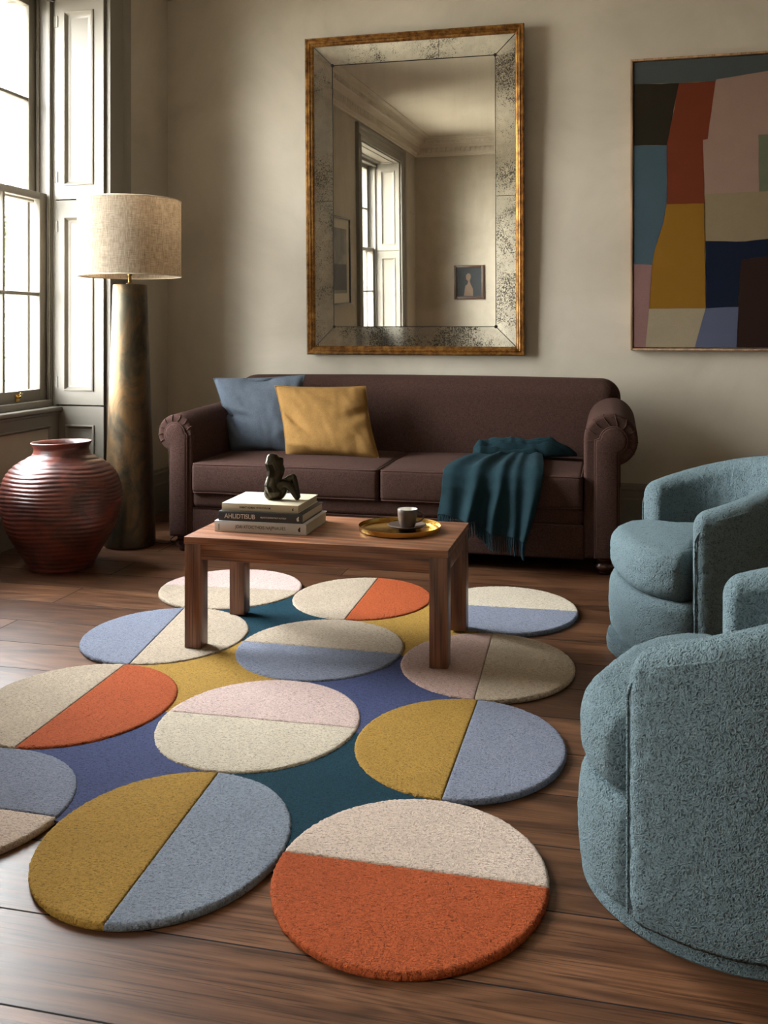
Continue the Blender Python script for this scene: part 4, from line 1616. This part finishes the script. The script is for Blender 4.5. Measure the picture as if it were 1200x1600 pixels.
# ------------------------------------------------------------------ floor lamp
def lamp():
    th = math.radians(13.4)
    d = 5.60
    X = (203 - 600) / 1506 * d
    x, y = X * math.cos(th) - d * math.sin(th), X * math.sin(th) + d * math.cos(th)
    r = root('floor_lamp', (x, y, 0))
    tag(r, 'tall tapered bronze floor lamp with cream linen drum shade near window', 'lamp')
    pr = [(0, 0.002), (0.143, 0.002), (0.1455, 0.006), (0.147, 0.02)]
    for i in range(1, 30):
        t = i / 30
        rr = 0.147 + (0.097 - 0.147) * t
        pr.append((rr + 0.0012 * mn.noise(Vector((t * 9, 0, 0))), 0.02 + 1.485 * t))
    pr += [(0.0965, 1.505), (0.095, 1.510), (0.088, 1.512), (0, 1.512)]
    G().add(lathe(pr, 72)).obj('lamp_body', PATINA, r, angle=40)
    # recessed seam line up the side
    G().add(lathe([(0, 1.512), (0.022, 1.512), (0.020, 1.520), (0.011, 1.524), (0.009, 1.56), (0.013, 1.565), (0.013, 1.60), (0.0, 1.60)], 24)).obj('neck', OLDBRASS, r, angle=40)
    z0, z1, R = 1.560, 1.996, 0.292
    pr = [(R - 0.002, z0), (R, z0), (R, z1), (R - 0.002, z1)]
    G().add(lathe(pr, 96, closed=True)).obj('lamp_shade', LINEN, r, angle=40)
    tape = m_fabric('linen_tape', lin(190, 175, 152), 500, 30, 0.1)
    for z in (z0, z1):
        rim = G().add(tube([(R * math.cos(a), R * math.sin(a), z) for a in [2 * PI * i / 80 for i in range(80)]], 0.0032, 8, True))
        rim.obj('shade_rim', tape, r)
    sp = G()
    for k in range(3):
        a = k * 2 * PI / 3 + 0.4
        sp.add(tube([(0.02 * math.cos(a), 0.02 * math.sin(a), 1.80), (0.2 * math.cos(a), 0.2 * math.sin(a), 1.80), ((R - .004) * math.cos(a), (R - .004) * math.sin(a), z1 - 0.012)], 0.0025, 6))
    sp.add(tube([(0, 0, 1.59), (0, 0, 1.82)], 0.006, 8))
    sp.obj('shade_carrier', OLDBRASS, r)
    G().add(lathe([(0, 1.615), (0.016, 1.62), (0.018, 1.65), (0.032, 1.70), (0.034, 1.73), (0.024, 1.76), (0, 1.772)], 24)).obj('bulb', BULB, r)
    c = [(0.135, 0.05, 0.010), (0.19, 0.06, 0.004), (0.23, 0.10, 0.004), (0.235, 0.14, 0.022), (0.21, 0.17, 0.03), (0.19, 0.14, 0.012), (0.22, 0.10, 0.006), (0.27, 0.13, 0.004), (0.25, 0.25, 0.004), (0.14, 0.42, 0.004), (0.0, 0.62, 0.004)]
    pts = []
    for i in range(len(c) - 1):
        p0, p1, p2, p3 = [Vector(c[max(0, min(len(c) - 1, i + q))]) for q in (-1, 0, 1, 2)]
        for s in range(6):
            t = s / 6
            pts.append(0.5 * ((2 * p1) + (p2 - p0) * t + (2 * p0 - 5 * p1 + 4 * p2 - p3) * t * t + (3 * p1 - p0 - 3 * p2 + p3) * t ** 3))
    for p in pts:
        p.z = max(p.z, 0.0035)
    G().add(tube(pts, 0.003, 6)).obj('cord', CORDM, r)


lamp()


# ------------------------------------------------------------------ vase
def vase():
    th = math.radians(13.4)
    d = 5.09
    X = (96 - 600) / 1506 * d
    x, y = X * math.cos(th) - d * math.sin(th), X * math.sin(th) + d * math.cos(th)
    o_prof = [(0.164, 0.0), (0.170, 0.008), (0.186, 0.05), (0.226, 0.117), (0.272, 0.20), (0.296, 0.275), (0.306, 0.35), (0.303, 0.41), (0.288, 0.465), (0.262, 0.51),
              (0.225, 0.545), (0.180, 0.572), (0.150, 0.592), (0.141, 0.615), (0.141, 0.63), (0.149, 0.645), (0.156, 0.655)]
    # smooth resample
    def cr(P, n):
        out = []
        for i in range(len(P) - 1):
            p0, p1, p2, p3 = [np.array(P[max(0, min(len(P) - 1, i + q))]) for q in (-1, 0, 1, 2)]
            for s in range(n):
                t = s / n
                out.append(0.5 * ((2 * p1) + (p2 - p0) * t + (2 * p0 - 5 * p1 + 4 * p2 - p3) * t * t + (3 * p1 - p0 - 3 * p2 + p3) * t ** 3))
        out.append(np.array(P[-1]))
        return out
    prof = cr(o_prof, 16)
    n = 120
    rings = []
    for r_, z in prof:
        ring = []
        up = max(0.0, min(1.0, (z - 0.26) / 0.12)) * max(0.0, min(1.0, (0.60 - z) / 0.03))
        low = 0.25
        for i in range(n):
            a = 2 * PI * i / n
            zz = z + 0.007 * math.sin(a * 2 + 1) + 0.003 * math.sin(a * 5 + z * 20)
            ph = (zz / 0.0205) % 1.0
            rid = (1 - abs(2 * ph - 1) ** 1.6) if up else 0
            wob = 0.6 + 0.4 * mn.noise(Vector((math.cos(a) * 2, math.sin(a) * 2, z * 14)))
            dr = up * rid * 0.0085 * wob + 0.003 * mn.noise(Vector((math.cos(a) * 1.5, math.sin(a) * 1.5, z * 5)))
            dr += (1 - up) * 0.0012 * math.sin(zz * 260) * (z < 0.58)
            ring.append(((r_ + dr) * math.cos(a), (r_ + dr) * math.sin(a), max(0, z + (0.0045 * math.sin(a + 2.0) if z > 0.6 else 0))))
        rings.append(ring)
    inner = [(0.154, 0.660), (0.146, 0.658), (0.134, 0.64), (0.128, 0.615), (0.150, 0.57), (0.24, 0.50), (0.28, 0.40), (0.26, 0.2), (0.16, 0.03)]
    for r_, z in inner:
        rings.append([(r_ * math.cos(2 * PI * i / n), r_ * math.sin(2 * PI * i / n), z + (0.0045 * math.sin(2 * PI * i / n + 2.0) if z > 0.6 else 0)) for i in range(n)])
    o = G().add(loft(rings, True, True, True)).obj('floor_vase', VASE, None, angle=None, loc=(x, y, 0))
    tag(o, 'large oxblood ribbed ceramic vase on the floor below the window', 'vase')


vase()


# ------------------------------------------------------------------ armchairs
def armchair_meshes():
    """local: faces +X, centre of the tub at the origin"""
    Ro, Ri = 0.412, 0.292
    P0 = math.radians(69)

    def nz(p, s=95, a=0.0022):
        return a * mn.noise(p * s) + 0.0022 * mn.noise(p * 30)

    def height(t):
        return 0.598 + 0.155 * math.sin(PI / 2 * min(1, max(0, t)) * 1.0) ** 1.05

    def cs(phi, ins, H):
        """closed cross section in (r, z)"""
        out = []
        ro, ri, top = Ro - ins, Ri + ins, H - ins
        rt = min(0.055, (ro - ri) / 2 - 0.001)
        zb = 0.058 + ins * 0.3
        na, nw = 14, 60
        for i in range(nw):
            z = zb + (top - rt - zb) * i / nw
            out.append((ro - 0.012 * max(0, 1 - (z - zb) / 0.06) ** 2, z))
        for i in range(na):
            a = PI / 2 * i / na
            out.append((ro - rt + rt * math.cos(a), top - rt + rt * math.sin(a)))
        k = 6
        for i in range(k):
            out.append((ro - rt + (ri + rt - ro + rt) * i / k, top))
        for i in range(na):
            a = PI / 2 + PI / 2 * i / na
            out.append((ri + rt + rt * math.cos(a), top - rt + rt * math.sin(a)))
        for i in range(34):
            z = top - rt + (0.30 - top + rt) * i / 33
            out.append((ri, z))
        for i in range(1, 5):
            out.append((ri + (ro - 0.012 - ri) * i / 5, 0.30 + (zb - 0.30) * i / 5))
        return out
    rings = []
    re = 0.045
    span = 2 * PI - 2 * P0
    stations = []
    for k in range(8):
        a = PI / 2 * k / 7
        stations.append((P0 + (re * (1 - math.sin(a))) * 0 + (-re * math.cos(a) + re) / Ro * 0 - 0, re * (1 - math.sin(a)), re * math.cos(a)))
    ST = []
    for k in range(9):       # rounded front end
        a = PI / 2 * k / 8
        ST.append((P0 + re * (1 - math.cos(a)) / Ro, re * (1 - math.sin(a))))
    N = 210
    a0, a1 = ST[-1][0], 2 * PI - ST[-1][0]
    mid = [(a0 + (a1 - a0) * i / N, 0) for i in range(1, N)]
    ST2 = ST + mid + [(2 * PI - p, i) for p, i in reversed(ST)]
    for phi, ins in ST2:
        t = (min(phi, 2 * PI - phi) - P0) / (PI - P0)
        H = height(t)
        rings.append([(r_ * math.cos(phi), r_ * math.sin(phi), z) for r_, z in cs(phi, ins, H)])
    v, f = loft(rings, True, True, True)
    v = [Vector(p) for p in v]
    v2 = []
    for p in v:
        d = Vector((p.x, p.y, (p.z - 0.4) * 0.3))
        d.normalize()
        v2.append(p + d * nz(p))
    shell = (v2, f)
    # piping along the outer top edge and down the two fronts
    rt = 0.055
    half = []
    for z in np.linspace(0.07, height(0) - 0.10, 40):
        half.append((Ro - 0.0105, P0 + 0.010 / Ro, z))
    for k in range(1, 9):
        a = PI / 2 * k / 8
        half.append((Ro - 0.0105 + 0.005 * math.sin(a), P0 + (0.010 + 0.060 * (1 - math.cos(a))) / Ro, height(0) - 0.10 + 0.064 * math.sin(a)))
    for phi in np.linspace(P0 + 0.075 / Ro + 0.02, PI, 80):
        t = (phi - P0) / (PI - P0)
        half.append((Ro - 0.0055, phi, height(t) - rt + 0.020))
    pl = half + [(q, 2 * PI - p, z) for q, p, z in reversed(half[:-1])]
    pipe = tube([(r_ * math.cos(p), r_ * math.sin(p), z) for r_, p, z in pl], 0.0034, 6)

    def plan(phi, front, back, w):
        lo, wd = (60, 14) if not w else (66, 12)
        a = abs((phi + PI) % (2 * PI) - PI)
        s = max(0.0, min(1.0, (a - math.radians(lo)) / math.radians(wd)))
        s = s * s * (3 - 2 * s)
        q = min(1.0, a / math.radians(58))
        front = front - 0.062 * (1 - q * q * (3 - 2 * q))
        return front + (back - front) * s

    def puck(front, back, z0, z1, rad, crown, late=0, nph=220):
        prof = [(0.25, z0), (0.6, z0)]
        for i in range(9):
            a = -PI / 2 + PI / 2 * i / 8
            prof.append((('r', math.cos(a)), z0 + rad + rad * math.sin(a)))
        for i in range(1, 10):
            prof.append((('r', 1.0), z0 + rad + (z1 - z0 - 2 * rad) * i / 10))
        for i in range(9):
            a = PI / 2 * i / 8
            prof.append((('r', math.cos(a)), z1 - rad + rad * math.sin(a)))
        for s in (0.97, 0.93, 0.88, 0.82, 0.75, 0.66, 0.56, 0.45, 0.33, 0.2, 0.1):
            prof.append((('s', s), z1))
        rings = []
        for q, z in prof:
            ring = []
            for i in range(nph):
                ph = 2 * PI * i / nph
                R = plan(ph, front, back, late)
                if isinstance(q, tuple):
                    rr = R - rad + rad * q[1] if q[0] == 'r' else (R - rad) * q[1]
                    u = 1.0 if q[0] == 'r' else q[1]
                else:
                    rr, u = (R - rad) * q, 1.0
                zz = z + (crown * (1 - u ** 2) if (not isinstance(q, float) and q[0] == 's') else 0)
                # belly of the side wall
                if isinstance(q, tuple) and q[0] == 'r':
                    rr += 0.010 * math.sin(PI * (z - z0) / (z1 - z0))
                p = Vector((rr * math.cos(ph), rr * math.sin(ph), zz))
                d = Vector((math.cos(ph), math.sin(ph), 0.8 if z > (z0 + z1) / 2 else 0)).normalized()
                ring.append(p + d * nz(p))
            rings.append(ring)
        return loft(rings, True, True, True)
    cushion = puck(0.382, Ri - 0.003, 0.272, 0.456, 0.062, 0.026)
    base = puck(0.388, Ri + 0.02, 0.052, 0.277, 0.03, 0.0, 1)
    plinth = lathe([(0, 0), (0.352, 0), (0.358, 0.006), (0.360, 0.03), (0.356, 0.056), (0, 0.056)], 96)
    return shell, pipe, cushion, base, plinth


AM = None


def armchair(loc, rz, label):
    global AM
    r = root('armchair', loc, rz)
    tag(r, label, 'armchair', 'teal tub armchairs')
    if AM is None:
        sh, pi_, cu, ba, pl = armchair_meshes()
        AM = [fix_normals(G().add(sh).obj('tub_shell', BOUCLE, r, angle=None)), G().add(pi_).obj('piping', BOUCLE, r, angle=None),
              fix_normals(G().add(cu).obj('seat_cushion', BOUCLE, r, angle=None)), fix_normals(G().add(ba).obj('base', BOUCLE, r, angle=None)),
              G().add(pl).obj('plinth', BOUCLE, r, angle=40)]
    else:
        for o in AM:
            c = o.copy()
            COL.objects.link(c)
            c.parent = r
    return r


def cam2room(X, D):
    th = math.radians(13.4)
    return X * math.cos(th) - D * math.sin(th), X * math.sin(th) + D * math.cos(th)


CAMR = math.radians(13.4)
x, y = cam2room(0.815, 2.19)
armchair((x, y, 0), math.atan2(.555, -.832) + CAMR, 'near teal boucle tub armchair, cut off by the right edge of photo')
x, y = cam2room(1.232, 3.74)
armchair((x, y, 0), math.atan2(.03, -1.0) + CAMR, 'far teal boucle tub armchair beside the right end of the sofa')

# ------------------------------------------------------------------ light
w = bpy.data.worlds.new('sky')
SC.world = w
w.use_nodes = True
nt = w.node_tree
bg = nt.nodes['Background']
tc = nt.nodes.new('ShaderNodeTexCoord')
sp = nt.nodes.new('ShaderNodeSeparateXYZ')
rp = nt.nodes.new('ShaderNodeValToRGB')
nt.links.new(tc.outputs['Generated'], sp.inputs[0])
nt.links.new(sp.outputs['Z'], rp.inputs[0])
nt.links.new(rp.outputs[0], bg.inputs[0])
el = rp.color_ramp.elements
el[0].position, el[0].color = 0.0, (1.0, 0.99, 0.965, 1)
el[1].position, el[1].color = 0.9, (0.86, 0.92, 1.0, 1)
# thin cloud is brighter around the hidden sun
dt = nt.nodes.new('ShaderNodeVectorMath')
dt.operation = 'DOT_PRODUCT'
dt.inputs[1].default_value = Vector((-0.34, -0.83, 0.46)).normalized()
nt.links.new(tc.outputs['Generated'], dt.inputs[0])
gl = nt.nodes.new('ShaderNodeMapRange')
gl.interpolation_type = 'SMOOTHSTEP'
gl.inputs['From Min'].default_value = 0.5
gl.inputs['From Max'].default_value = 1.0
gl.inputs['To Min'].default_value = 7.5
gl.inputs['To Max'].default_value = 14.0
nt.links.new(dt.outputs['Value'], gl.inputs['Value'])
d2 = nt.nodes.new('ShaderNodeVectorMath')
d2.operation = 'DOT_PRODUCT'
d2.inputs[1].default_value = Vector((-0.62, 0.72, 0.32)).normalized()
nt.links.new(tc.outputs['Generated'], d2.inputs[0])
g2 = nt.nodes.new('ShaderNodeMapRange')
g2.interpolation_type = 'SMOOTHSTEP'
g2.inputs['From Min'].default_value = 0.1
g2.inputs['From Max'].default_value = 1.0
g2.inputs['To Min'].default_value = 0.0
g2.inputs['To Max'].default_value = 12.0
nt.links.new(d2.outputs['Value'], g2.inputs['Value'])
sm = nt.nodes.new('ShaderNodeMath')
nt.links.new(gl.outputs[0], sm.inputs[0])
nt.links.new(g2.outputs[0], sm.inputs[1])
nt.links.new(sm.outputs[0], bg.inputs['Strength'])

for nm, (a, b) in (('daylight_window_1', W1), ('daylight_window_2', W2)):
    L = bpy.data.lights.new(nm, 'AREA')
    L.shape = 'RECTANGLE'
    L.size = ZH - ZS
    L.size_y = b - a
    L.cycles.is_portal = True
    o = bpy.data.objects.new(nm, L)
    o.location = (XO - 0.015, (a + b) / 2, (ZS + ZH) / 2)
    o.rotation_euler = (0, -PI / 2, 0)
    COL.objects.link(o)

# ------------------------------------------------------------------ camera
cd = bpy.data.cameras.new('camera')
cam = bpy.data.objects.new('camera', cd)
COL.objects.link(cam)
cam.location = (0, 0, 1.25)
cam.rotation_euler = (PI / 2, 0, CAMR)
cd.sensor_fit = 'VERTICAL'
cd.sensor_height = 36
cd.sensor_width = 27
cd.lens = 36 * 1506 / 1600
cd.shift_y = -285 / 1600
cd.clip_start = 0.05
SC.camera = cam

SC.view_settings.view_transform = 'Standard'
SC.view_settings.look = 'None'
SC.view_settings.gamma = 1.0
SC.view_settings.use_curve_mapping = False
SC.view_settings.exposure = 1.80
SC.cycles.use_denoising = True
SC.cycles.max_bounces = 10
SC.cycles.diffuse_bounces = 6
SC.cycles.glossy_bounces = 5
SC.cycles.transparent_max_bounces = 12
SC.cycles.sample_clamp_indirect = 8.0
SC.cycles.caustics_reflective = False
